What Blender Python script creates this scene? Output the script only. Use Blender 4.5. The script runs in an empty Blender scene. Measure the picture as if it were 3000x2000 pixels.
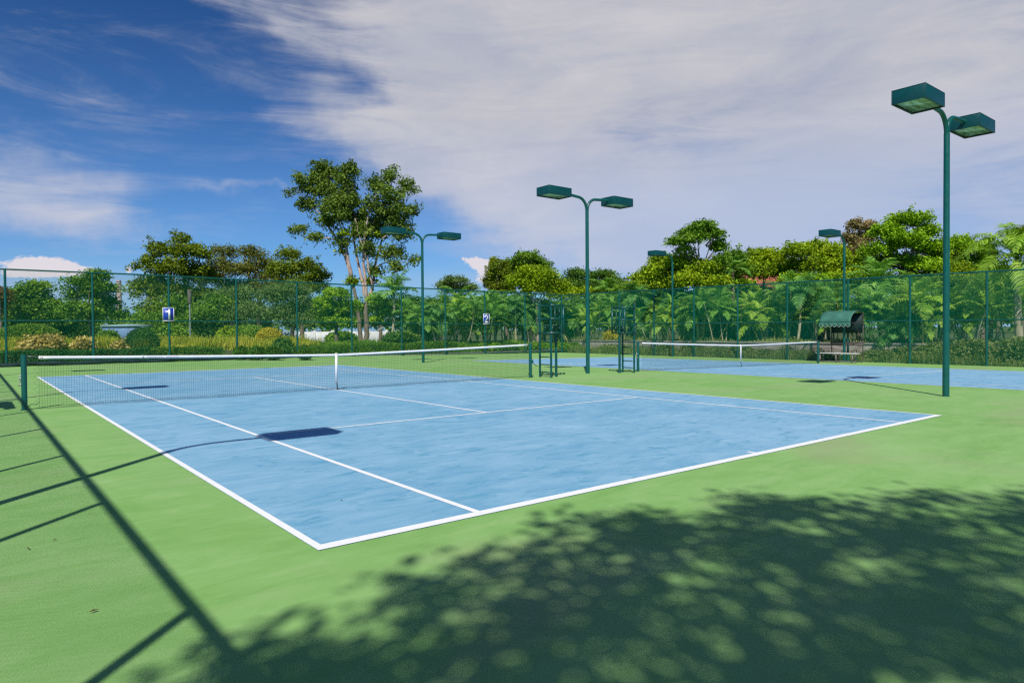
import bpy, math, random
import numpy as np
from mathutils import Vector, Matrix

R = math.radians
C = bpy.context.scene.collection
rng = np.random.default_rng(7)

# ------------------------------------------------------------------ camera numbers (solved from the court's regulation size)
CAM = np.array([-1.8477, -4.4349, 1.4924])
YAW, PITCH, ROLL, FOC = 0.674437, -0.016944, -0.007169, 1999.78
_F = np.array([math.sin(YAW)*math.cos(PITCH), math.cos(YAW)*math.cos(PITCH), math.sin(PITCH)])
_R0 = np.array([math.cos(YAW), -math.sin(YAW), 0.0])
_U0 = np.cross(_R0, _F)
_RR = _R0*math.cos(ROLL) + _U0*math.sin(ROLL)
_UU = -_R0*math.sin(ROLL) + _U0*math.cos(ROLL)


def at(u, v, d):
    """world point seen in direction (u, v) of the 3000 px photograph, d metres deep"""
    r = _F + _RR*(u-1500)/FOC - _UU*(v-1000)/FOC
    return CAM + r*d


def on_y(u, v, y):
    r = _F + _RR*(u-1500)/FOC - _UU*(v-1000)/FOC
    return CAM + r*(y-CAM[1])/r[1]


def fence_depth(u, my=2.4, mx=3.6):
    """depth at which the view column u has passed the far fence (y 33.4) or the right fence and its wall (x 33.2)"""
    r = _F + _RR*(u-1500)/FOC
    ty = (33.4+my-CAM[1])/r[1]; tx = (33.2+mx-CAM[0])/r[0] if r[0] > 0 else 1e9
    return min(ty, tx)


def gz(x, y=0):
    if x <= 14.6: return 0.0
    return -0.0135*(min(x, 33.3)-14.6)


SUN_AZ = (0.690, 0.724)      # direction in which shadows fall
SUN_EL = R(46.8)

# ------------------------------------------------------------------ helpers
def tag(o, label=None, cat=None, group=None, kind=None):
    if label: o['label'] = label
    if cat: o['category'] = cat
    if group: o['group'] = group
    if kind: o['kind'] = kind
    return o


def empty(name, loc=(0, 0, 0), rz=0.0, label=None, cat=None, group=None):
    o = bpy.data.objects.new(name, None)
    o.location = loc; o.rotation_euler = (0, 0, rz)
    C.objects.link(o)
    return tag(o, label, cat, group)


def kids(o):
    return [c for c in C.objects if c.parent == o]


def copy_tree(o, loc=None, rz=None, parent=None, scale=None, **kw):
    c = o.copy(); C.objects.link(c)
    if parent: c.parent = parent
    for ch in kids(o): copy_tree(ch, parent=c)
    if loc is not None: c.location = loc
    if rz is not None: c.rotation_euler.z = rz
    if scale is not None: c.scale = scale if hasattr(scale, '__len__') else (scale,)*3
    tag(c, **kw)
    return c


class MB:
    """collects shapes as numpy arrays and links them as one mesh object"""
    def __init__(s):
        s.v = []; s.f = {3: [], 4: []}; s.n = 0; s.ng = []
        s.smooth = False

    def quads(s, verts, nq):           # verts (4*nq,3)
        s.v.append(np.asarray(verts, float).reshape(-1, 3))
        s.f[4].append(np.arange(4*nq).reshape(-1, 4)+s.n); s.n += 4*nq

    def raw(s, verts, faces):
        s.v.append(np.asarray(verts, float).reshape(-1, 3))
        for k in (3, 4):
            q = [f for f in faces if len(f) == k]
            if q: s.f[k].append(np.array(q)+s.n)
        for f in faces:
            if len(f) > 4: s.ng.append([i+s.n for i in f])
        s.n += len(s.v[-1])

    def box(s, c, sz, rz=0, rot=None):
        x, y, z = np.array(sz)/2
        v = np.array([(i*x, j*y, k*z) for k in (-1, 1) for j in (-1, 1) for i in (-1, 1)])
        if rot is not None: v = v @ np.array(rot).T
        if rz:
            c_, s_ = math.cos(rz), math.sin(rz)
            v = v @ np.array([[c_, s_, 0], [-s_, c_, 0], [0, 0, 1]])
        s.raw(v+np.array(c), [(0, 2, 3, 1), (4, 5, 7, 6), (0, 1, 5, 4), (2, 6, 7, 3), (0, 4, 6, 2), (1, 3, 7, 5)])
        return s

    def tube(s, pts, rad, n=8, cap=True):
        pts = np.asarray(pts, float)
        m = len(pts)
        rad = np.full(m, rad) if np.isscalar(rad) else np.asarray(rad, float)
        t = np.gradient(pts, axis=0); t /= np.linalg.norm(t, axis=1)[:, None]+1e-9
        ref = np.array([0, 0, 1.0]) if abs(t[0, 2]) < 0.9 else np.array([1.0, 0, 0])
        a = np.cross(t[0], ref); a /= np.linalg.norm(a)
        vs = []
        for i in range(m):
            a = a-t[i]*(a@t[i]); a /= np.linalg.norm(a)+1e-9
            b = np.cross(t[i], a)
            th = np.arange(n)*2*math.pi/n
            vs.append(pts[i]+rad[i]*(np.cos(th)[:, None]*a+np.sin(th)[:, None]*b))
        vs = np.concatenate(vs)
        fs = [(i*n+j, i*n+(j+1) % n, (i+1)*n+(j+1) % n, (i+1)*n+j) for i in range(m-1) for j in range(n)]
        if cap: fs += [tuple(range(n))[::-1], tuple((m-1)*n+j for j in range(n))]
        s.raw(vs, fs)
        return s

    def bar(s, a, b, r, n=8): return s.tube([a, b], r, n)

    def build(s, name, mat, parent=None, smooth=None, bevel=0, auto=False, flat_local=None):
        v = np.concatenate(s.v)
        me = bpy.data.meshes.new(name)
        f3 = np.concatenate(s.f[3]) if s.f[3] else np.zeros((0, 3), int)
        f4 = np.concatenate(s.f[4]) if s.f[4] else np.zeros((0, 4), int)
        loops = [f3.ravel(), f4.ravel()]+[np.array(g) for g in s.ng]
        tot = np.concatenate([np.full(len(f3), 3), np.full(len(f4), 4), np.array([len(g) for g in s.ng], int)]).astype(int)
        loops = np.concatenate(loops).astype(int)
        me.vertices.add(len(v)); me.vertices.foreach_set('co', v.ravel())
        me.loops.add(len(loops)); me.loops.foreach_set('vertex_index', loops)
        me.polygons.add(len(tot))
        me.polygons.foreach_set('loop_start', np.concatenate([[0], np.cumsum(tot)[:-1]]).astype(int))
        me.polygons.foreach_set('loop_total', tot)
        if smooth or (smooth is None and s.smooth):
            me.polygons.foreach_set('use_smooth', np.ones(len(tot), bool))
        me.update(calc_edges=True); me.validate()
        if auto:
            me.polygons.foreach_set('use_smooth', np.ones(len(tot), bool))
            me.set_sharp_from_angle(angle=R(40))
        if mat: me.materials.append(mat)
        o = bpy.data.objects.new(name, me); C.objects.link(o)
        if parent: o.parent = parent
        if bevel:
            bm = o.modifiers.new('bevel', 'BEVEL'); bm.width = bevel; bm.segments = 2; bm.limit_method = 'ANGLE'
        return o


# ------------------------------------------------------------------ materials
def nodes(name):
    m = bpy.data.materials.new(name); m.use_nodes = True
    nt = m.node_tree
    return m, nt, nt.nodes, nt.links, nt.nodes['Principled BSDF']


def ramp(nt, fac, stops, interp='LINEAR'):
    r = nt.nodes.new('ShaderNodeValToRGB'); r.color_ramp.interpolation = interp
    e = r.color_ramp.elements
    while len(e) < len(stops): e.new(0.5)
    for i, (p, c) in enumerate(stops):
        e[i].position = p; e[i].color = (*c, 1) if len(c) == 3 else c
    nt.links.new(fac, r.inputs[0])
    return r.outputs[0]


def noise(nt, scale, detail=4, rough=0.55, vec=None, dist=0.0, mapscale=None, rot=None, coord='Object'):
    n = nt.nodes.new('ShaderNodeTexNoise')
    n.inputs['Scale'].default_value = scale; n.inputs['Detail'].default_value = detail
    n.inputs['Roughness'].default_value = rough; n.inputs['Distortion'].default_value = dist
    if vec is None:
        vec = nt.nodes.new('ShaderNodeTexCoord').outputs[coord]
    if mapscale is not None or rot is not None:
        mp = nt.nodes.new('ShaderNodeMapping')
        if mapscale: mp.inputs['Scale'].default_value = mapscale
        if rot: mp.inputs['Rotation'].default_value = rot
        nt.links.new(vec, mp.inputs[0]); vec = mp.outputs[0]
    nt.links.new(vec, n.inputs['Vector'])
    return n.outputs['Fac']


def mixc(nt, fac, a, b, mode='MIX'):
    m = nt.nodes.new('ShaderNodeMix'); m.data_type = 'RGBA'; m.blend_type = mode
    for s, x in ((m.inputs['Factor'], fac), (m.inputs[6], a), (m.inputs[7], b)):
        if hasattr(x, 'links'): nt.links.new(x, s)
        elif isinstance(x, (int, float)): s.default_value = x
        else: s.default_value = (*x, 1)
    return m.outputs[2]


def math_(nt, op, a, b=None, c=None, clamp=False):
    m = nt.nodes.new('ShaderNodeMath'); m.operation = op; m.use_clamp = clamp
    for i, x in enumerate((a, b, c)):
        if x is None: continue
        if hasattr(x, 'links'): nt.links.new(x, m.inputs[i])
        else: m.inputs[i].default_value = x
    return m.outputs[0]


def bump(nt, h, bsdf, strength=0.2, dist=0.01):
    b = nt.nodes.new('ShaderNodeBump'); b.inputs['Strength'].default_value = strength; b.inputs['Distance'].default_value = dist
    nt.links.new(h, b.inputs['Height']); nt.links.new(b.outputs[0], bsdf.inputs['Normal'])


def paint(name, col, rough=0.45, var=0.12, spec=0.5, scale=3.0, metallic=0.0):
    m, nt, N, L, B = nodes(name)
    a = tuple(c*(1-var) for c in col); b = tuple(min(1, c*(1+var)) for c in col)
    L.new(ramp(nt, noise(nt, scale, 5), [(0.3, a), (0.7, b)]), B.inputs['Base Color'])
    L.new(ramp(nt, noise(nt, scale*4, 4), [(0.3, (rough*.8,)*3), (0.7, (min(1, rough*1.25),)*3)]), B.inputs['Roughness'])
    B.inputs['Specular IOR Level'].default_value = spec
    B.inputs['Metallic'].default_value = metallic
    return m


def leafmat(name, dark, mid, light, trans=0.20, patch=0.6):
    m, nt, N, L, B = nodes(name)
    g = N.new('ShaderNodeNewGeometry')
    c1 = ramp(nt, g.outputs['Random Per Island'], [(0.0, dark), (0.5, mid), (1.0, light)])
    c2 = ramp(nt, noise(nt, patch, 3, vec=g.outputs['Position']), [(0.35, dark), (0.52, mid), (0.68, light)])
    col = mixc(nt, 0.5, c1, c2)
    L.new(col, B.inputs['Base Color'])
    B.inputs['Roughness'].default_value = 0.6; B.inputs['Specular IOR Level'].default_value = 0.22
    t = N.new('ShaderNodeBsdfTranslucent')
    tc = mixc(nt, 1.0, col, (1.25, 1.3, 0.5), 'MULTIPLY')
    L.new(tc, t.inputs[0])
    mx = N.new('ShaderNodeMixShader'); mx.inputs[0].default_value = trans
    L.new(B.outputs[0], mx.inputs[1]); L.new(t.outputs[0], mx.inputs[2])
    L.new(mx.outputs[0], N['Material Output'].inputs[0])
    return m


def barkmat(name, a, b, scale=6):
    m, nt, N, L, B = nodes(name)
    n = noise(nt, scale, 6, 0.65, mapscale=(1, 1, 0.35))
    L.new(ramp(nt, n, [(0.3, a), (0.7, b)]), B.inputs['Base Color'])
    B.inputs['Roughness'].default_value = 0.85
    bump(nt, n, B, 0.5, 0.03)
    return m


M = {}
TEAL = (0.001, 0.088, 0.074)
M['teal'] = paint('green_paint', TEAL, 0.38, 0.15, 0.5)
M['teal_lamp'] = paint('lamp_green_paint', (0.001, 0.060, 0.062), 0.4, 0.12, 0.5)
M['chair'] = paint('chair_green_paint', (0.001, 0.072, 0.064), 0.35, 0.15, 0.5)
M['mesh'] = paint('mesh_green', (0.004, 0.22, 0.12), 0.5, 0.12, 0.3)
M['net'] = paint('net_twine', (0.010, 0.045, 0.040), 0.7, 0.2, 0.2)
M['white'] = paint('white_canvas', (0.80, 0.79, 0.80), 0.7, 0.05, 0.3, 8)
M['steel'] = paint('galvanised_steel', (0.45, 0.46, 0.47), 0.4, 0.2, 0.5, 8, 0.6)
M['dark'] = paint('dark_metal', (0.012, 0.014, 0.014), 0.5, 0.3)
M['brown'] = paint('weathered_frame', (0.075, 0.055, 0.05), 0.6, 0.3)
M['bench_white'] = paint('bench_paint', (0.62, 0.60, 0.58), 0.6, 0.12)
M['bench_leg'] = paint('bench_leg_paint', (0.22, 0.18, 0.17), 0.6, 0.25)
M['strip'] = paint('tarp_strip', (0.006, 0.030, 0.030), 0.6, 0.4, 0.3, 4)
M['sign_blue'] = paint('sign_blue', (0.010, 0.050, 0.42), 0.4, 0.08)
M['sign_white'] = paint('sign_white', (0.82, 0.82, 0.84), 0.4, 0.04)
M['text'] = paint('band_ink', (0.10, 0.09, 0.22), 0.7, 0.1)


def lensmat():
    m, nt, N, L, B = nodes('lamp_glass')
    n = noise(nt, 3.0, 2, mapscale=(1, 4, 1))
    L.new(ramp(nt, n, [(0.35, (0.20, 0.30, 0.14)), (0.65, (0.50, 0.66, 0.52))]), B.inputs['Base Color'])
    B.inputs['Roughness'].default_value = 0.12
    return m
M['lens'] = lensmat()


def courtmat(name, base, stains, is_blue):
    m, nt, N, L, B = nodes(name)
    co = N.new('ShaderNodeTexCoord').outputs['Object']
    big = noise(nt, 0.22, 4, 0.6, vec=co, dist=0.6)
    med = noise(nt, 0.9, 6, 0.68, vec=co, dist=1.0)
    swp = noise(nt, 2.1, 7, 0.72, vec=co, dist=.7, mapscale=(0.55, 1.5, 1), rot=(0, 0, R(28)))
    fine = noise(nt, 95, 3, 0.7, vec=co)
    dk, md, lt = base
    c = ramp(nt, med, [(0.25, dk), (0.5, md), (0.75, lt)])
    c2 = ramp(nt, swp, [(0.30, dk), (0.47, md), (0.66, lt)])
    c = mixc(nt, 0.55, c, c2)
    c = mixc(nt, ramp(nt, big, [(0.40, (0, 0, 0)), (0.70, (0.55,)*3)]), c, lt)
    if is_blue:      # darker scuffs where play wears the top coat
        sc = noise(nt, 2.6, 5, 0.62, vec=co, dist=1.6, mapscale=(0.6, 1.6, 1), rot=(0, 0, R(20)))
        c = mixc(nt, ramp(nt, sc, [(0.53, (0, 0, 0)), (0.70, (0.72,)*3)]), c, stains)
        sc2 = noise(nt, 5.5, 5, 0.7, vec=co, dist=2.0, mapscale=(0.5, 1.6, 1), rot=(0, 0, R(34)))
        c = mixc(nt, ramp(nt, sc2, [(0.56, (0, 0, 0)), (0.70, (0.32,)*3)]), c, lt)
    else:            # brownish dusty patches
        sc = noise(nt, 0.33, 5, 0.6, vec=co, dist=0.5, mapscale=(0.7, 1.4, 1))
        c = mixc(nt, ramp(nt, sc, [(0.54, (0, 0, 0)), (0.74, (0.6,)*3)]), c, stains)
        st2 = noise(nt, 1.1, 6, 0.7, vec=co, dist=.8, mapscale=(0.6, 1.5, 1), rot=(0, 0, R(30)))
        c = mixc(nt, ramp(nt, st2, [(0.56, (0, 0, 0)), (0.72, (0.5,)*3)]), c, dk)
        sp = noise(nt, 4.0, 2, 0.5, vec=co)
        c = mixc(nt, ramp(nt, sp, [(0.745, (0, 0, 0)), (0.77, (0.5,)*3)]), c, (0.25, 0.20, 0.09))
    c = mixc(nt, ramp(nt, fine, [(0.35, (0.10,)*3), (0.6, (0, 0, 0))]), c, dk)
    L.new(c, B.inputs['Base Color'])
    B.inputs['Roughness'].default_value = 0.78; B.inputs['Specular IOR Level'].default_value = 0.18
    bump(nt, noise(nt, 260, 2, 0.6, vec=co), B, 0.25, 0.002)
    return m


M['green'] = courtmat('green_acrylic', ((0.155, 0.350, 0.082), (0.215, 0.425, 0.115), (0.310, 0.500, 0.190)), (0.33, 0.34, 0.20), False)
M['blue'] = courtmat('blue_acrylic', ((0.110, 0.315, 0.490), (0.190, 0.405, 0.570), (0.320, 0.520, 0.665)), (0.050, 0.270, 0.43), True)


def linemat():
    m, nt, N, L, B = nodes('line_paint')
    n = noise(nt, 14, 5, 0.7)
    c = ramp(nt, n, [(0.25, (0.72, 0.76, 0.78)), (0.5, (0.88, 0.88, 0.87))])
    wr = noise(nt, 55, 5, 0.75, dist=.5)
    c = mixc(nt, ramp(nt, wr, [(0.62, (0, 0, 0)), (0.72, (0.35,)*3)]), c, (0.34, 0.46, 0.50))
    L.new(c, B.inputs['Base Color'])
    B.inputs['Roughness'].default_value = 0.75
    return m
M['line'] = linemat()


def groundmat():
    m, nt, N, L, B = nodes('garden_grass')
    co = N.new('ShaderNodeTexCoord').outputs['Object']
    c = ramp(nt, noise(nt, 0.35, 5, 0.6, vec=co), [(0.3, (0.05, 0.09, 0.02)), (0.55, (0.09, 0.13, 0.03)), (0.75, (0.16, 0.13, 0.07))])
    c = mixc(nt, ramp(nt, noise(nt, 14, 4, 0.7, vec=co), [(0.4, (0.5,)*3), (0.6, (0, 0, 0))]), c, (0.03, 0.05, 0.015))
    L.new(c, B.inputs['Base Color']); B.inputs['Roughness'].default_value = 0.95
    bump(nt, noise(nt, 20, 4, 0.7, vec=co), B, 0.8, 0.05)
    return m
M['ground'] = groundmat()


def stonemat():
    m, nt, N, L, B = nodes('old_wall_render')
    co = N.new('ShaderNodeTexCoord').outputs['Object']
    n = noise(nt, 1.6, 6, 0.7, vec=co, mapscale=(1, 1, 4))
    c = ramp(nt, n, [(0.3, (0.14, 0.12, 0.10)), (0.5, (0.36, 0.31, 0.27)), (0.68, (0.52, 0.47, 0.42))])
    L.new(c, B.inputs['Base Color']); B.inputs['Roughness'].default_value = 0.9
    bump(nt, n, B, 0.6, 0.04)
    return m
M['stone'] = stonemat()
M['concrete'] = paint('concrete', (0.30, 0.28, 0.25), 0.9, 0.25, 0.2, 4)


def tilemat():
    m, nt, N, L, B = nodes('roof_tiles')
    co = N.new('ShaderNodeTexCoord').outputs['Object']
    w = N.new('ShaderNodeTexWave'); w.inputs['Scale'].default_value = 3.2; w.bands_direction = 'Y'
    L.new(co, w.inputs['Vector'])
    n = noise(nt, 1.2, 4, 0.6, vec=co)
    c = ramp(nt, n, [(0.3, (0.30, 0.07, 0.04)), (0.7, (0.52, 0.17, 0.10))])
    c = mixc(nt, ramp(nt, w.outputs['Fac'], [(0.0, (0.5,)*3), (0.25, (0, 0, 0))]), c, (0.16, 0.035, 0.02))
    L.new(c, B.inputs['Base Color']); B.inputs['Roughness'].default_value = 0.8
    bump(nt, w.outputs['Fac'], B, 0.5, 0.05)
    return m
M['tile'] = tilemat()
M['canvas'] = paint('green_canvas', (0.050, 0.165, 0.120), 0.75, 0.22, 0.2, 2.5)
M['canvas_trim'] = paint('canvas_trim', (0.50, 0.56, 0.52), 0.8, 0.1, 0.2, 6)
M['wall_white'] = paint('white_wall', (0.62, 0.63, 0.62), 0.8, 0.1, 0.2, 2)
M['wall_blue'] = paint('pale_blue_wall', (0.16, 0.26, 0.42), 0.8, 0.15, 0.2, 2)
M['wall_dark'] = paint('shaded_timber_wall', (0.05, 0.045, 0.045), 0.9, 0.25, 0.2, 3)  # near-black base colour, with the shade on these walls put into it
M['roof_teal'] = paint('pale_teal_roof', (0.24, 0.36, 0.36), 0.6, 0.12, 0.3, 2)
M['glass'] = paint('dark_window_glass', (0.02, 0.03, 0.04), 0.08, 0.2, 0.6)
M['chimney'] = paint('chimney_concrete', (0.50, 0.40, 0.36), 0.9, 0.08, 0.1, 0.1)
M['chimney_band'] = paint('chimney_band', (0.17, 0.13, 0.15), 0.9, 0.1, 0.1)

# leaves
M['leaf_dark'] = leafmat('leaves_dark_green', (0.022, 0.070, 0.010), (0.085, 0.200, 0.020), (0.210, 0.340, 0.040))
M['leaf_mid'] = leafmat('leaves_mid_green', (0.040, 0.110, 0.010), (0.140, 0.290, 0.018), (0.320, 0.480, 0.045))
M['leaf_bright'] = leafmat('leaves_bright_green', (0.080, 0.180, 0.006), (0.240, 0.440, 0.010), (0.450, 0.640, 0.030))
M['leaf_yellow'] = leafmat('leaves_yellow_green', (0.080, 0.150, 0.004), (0.250, 0.390, 0.008), (0.500, 0.600, 0.020))
M['leaf_olive'] = leafmat('leaves_olive', (0.045, 0.085, 0.006), (0.150, 0.230, 0.010), (0.330, 0.400, 0.025))
M['leaf_brown'] = leafmat('leaves_olive_brown', (0.060, 0.085, 0.014), (0.180, 0.210, 0.030), (0.340, 0.330, 0.080))
M['leaf_grey'] = leafmat('leaves_grey_green', (0.050, 0.105, 0.025), (0.150, 0.250, 0.055), (0.290, 0.400, 0.120))
M['leaf_tall'] = leafmat('leaves_tall_tree', (0.030, 0.070, 0.010), (0.115, 0.200, 0.022), (0.300, 0.400, 0.060))
M['leaf_tan'] = leafmat('leaves_pinkish_tan', (0.080, 0.090, 0.022), (0.280, 0.240, 0.075), (0.680, 0.500, 0.280))
M['leaf_gold'] = leafmat('leaves_golden', (0.30, 0.25, 0.01), (0.52, 0.46, 0.02), (0.72, 0.64, 0.06))
M['leaf_cream'] = leafmat('leaves_cream_yellow', (0.32, 0.24, 0.05), (0.62, 0.50, 0.12), (0.80, 0.66, 0.34))
M['leaf_hedge'] = leafmat('leaves_hedge', (0.020, 0.085, 0.016), (0.060, 0.180, 0.032), (0.150, 0.310, 0.060), 0.2, 1.5)
M['leaf_hedge_l'] = leafmat('leaves_hedge_light', (0.045, 0.120, 0.010), (0.130, 0.260, 0.015), (0.260, 0.390, 0.025), 0.2, 1.5)
M['leaf_fallen'] = paint('dry_leaf', (0.12, 0.075, 0.03), 0.8, 0.4)
M['leaf_red'] = leafmat('leaves_rusty', (0.08, 0.05, 0.01), (0.20, 0.10, 0.02), (0.32, 0.13, 0.04))
M['palm'] = leafmat('palm_green', (0.040, 0.140, 0.016), (0.160, 0.380, 0.040), (0.380, 0.600, 0.120), 0.22, 0.9)
M['palm_y'] = leafmat('palm_yellow_green', (0.080, 0.200, 0.012), (0.270, 0.480, 0.030), (0.520, 0.680, 0.120), 0.22, 0.9)
M['palm_d'] = leafmat('palm_dark_green', (0.030, 0.110, 0.022), (0.110, 0.300, 0.055), (0.270, 0.510, 0.130), 0.22, 0.9)
M['bark'] = barkmat('bark_grey_brown', (0.09, 0.065, 0.045), (0.26, 0.20, 0.15))
M['bark_pale'] = barkmat('bark_pale_pink', (0.30, 0.18, 0.14), (0.62, 0.50, 0.42), 3)
M['bark_dark'] = barkmat('bark_dark', (0.03, 0.022, 0.015), (0.10, 0.075, 0.05))
M['stem'] = barkmat('palm_stem', (0.22, 0.20, 0.10), (0.50, 0.46, 0.32), 4)
M['stem_y'] = barkmat('palm_stem_yellow', (0.30, 0.30, 0.06), (0.55, 0.52, 0.16), 4)
M['grassy'] = leafmat('meadow_yellow', (0.150, 0.220, 0.012), (0.400, 0.460, 0.025), (0.740, 0.680, 0.120), 0.3, 0.8)
M['weed'] = leafmat('weeds', (0.095, 0.130, 0.025), (0.260, 0.330, 0.075), (0.560, 0.560, 0.240), 0.3, 1.2)

# ------------------------------------------------------------------ the setting: ground, courts, lines
def grid_sheet(name, xs, ys, zf, mat):
    mb = MB()
    v = [(x, y, zf(x, y)) for y in ys for x in xs]
    n = len(xs)
    mb.raw(v, [(j*n+i, j*n+i+1, (j+1)*n+i+1, (j+1)*n+i) for j in range(len(ys)-1) for i in range(n-1)])
    o = mb.build(name, mat, smooth=False)
    return tag(o, kind='structure')


def terrain(x, y):
    if x < 14.6: z = -0.05
    elif x < 35.95: z = gz(x)-0.05
    else: z = 0.42
    if x < 35.95 and y > 34.9: z += .50*min(1, (y-34.9)/1.1)
    return z


grid_sheet('ground', [-4000, -600, -120, -30, -4, 2, 8, 14.6, 20, 26, 33.3, 35.9, 36.25, 45, 60, 120, 600, 4000],
           [-4000, -600, -100, -30, -12, 0, 12, 24, 34, 34.9, 36, 60, 120, 600, 4000], terrain, M['ground'])
SX = [-4.1, 0, 5, 10, 14.6, 20, 27, 33.3, 33.75]
grid_sheet('court_surround', SX, [-12, 0, 12, 24, 33.75], lambda x, y: gz(x), M['green'])
# thin slab edge in front of the planting
mb = MB(); mb.box((14.99, 33.79, -0.08), (37.6, 0.08, 0.13)); tag(mb.build('kerb', M['concrete']), kind='structure')
BW, LW = 0.11, 0.062
for i, x0 in enumerate((0.0, 17.97)):
    z4 = lambda x, y: gz(x)+0.003
    grid_sheet('playing_court', [x0, x0+5.485, x0+10.97], [0, 11.885, 23.77], z4, M['blue'])
    mb = MB()
    def ln(xa, xb, ya, yb, n=1):
        xs = np.linspace(xa, xb, n+1)
        for a, b in zip(xs[:-1], xs[1:]):
            zz = [gz(a+x0), gz(b+x0), gz(b+x0), gz(a+x0)]; xy = [(a+x0, ya), (b+x0, ya), (b+x0, yb), (a+x0, yb)]
            mb.raw([(*p, z+.0065) for p, z in zip(xy, zz)], [(0, 1, 2, 3)])
    W = 10.97; Lh = 23.77; bw = BW; w = LW
    ln(0, W, 0, bw); ln(0, W, Lh-bw, Lh)
    ln(0, w, bw, Lh-bw); ln(W-w, W, bw, Lh-bw)
    ln(1.37, 1.37+w, bw, Lh-bw); ln(W-1.37-w, W-1.37, bw, Lh-bw)
    for y in (5.485, 18.285): ln(1.37+w, W-1.37-w, y-w/2, y+w/2)
    ln(W/2-w/2, W/2+w/2, 5.485+w/2, 18.285-w/2)
    ln(W/2-w/2, W/2+w/2, bw, bw+0.10); ln(W/2-w/2, W/2+w/2, Lh-bw-.1, Lh-bw)
    tag(mb.build('court_lines', M['line']), kind='structure')

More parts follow.
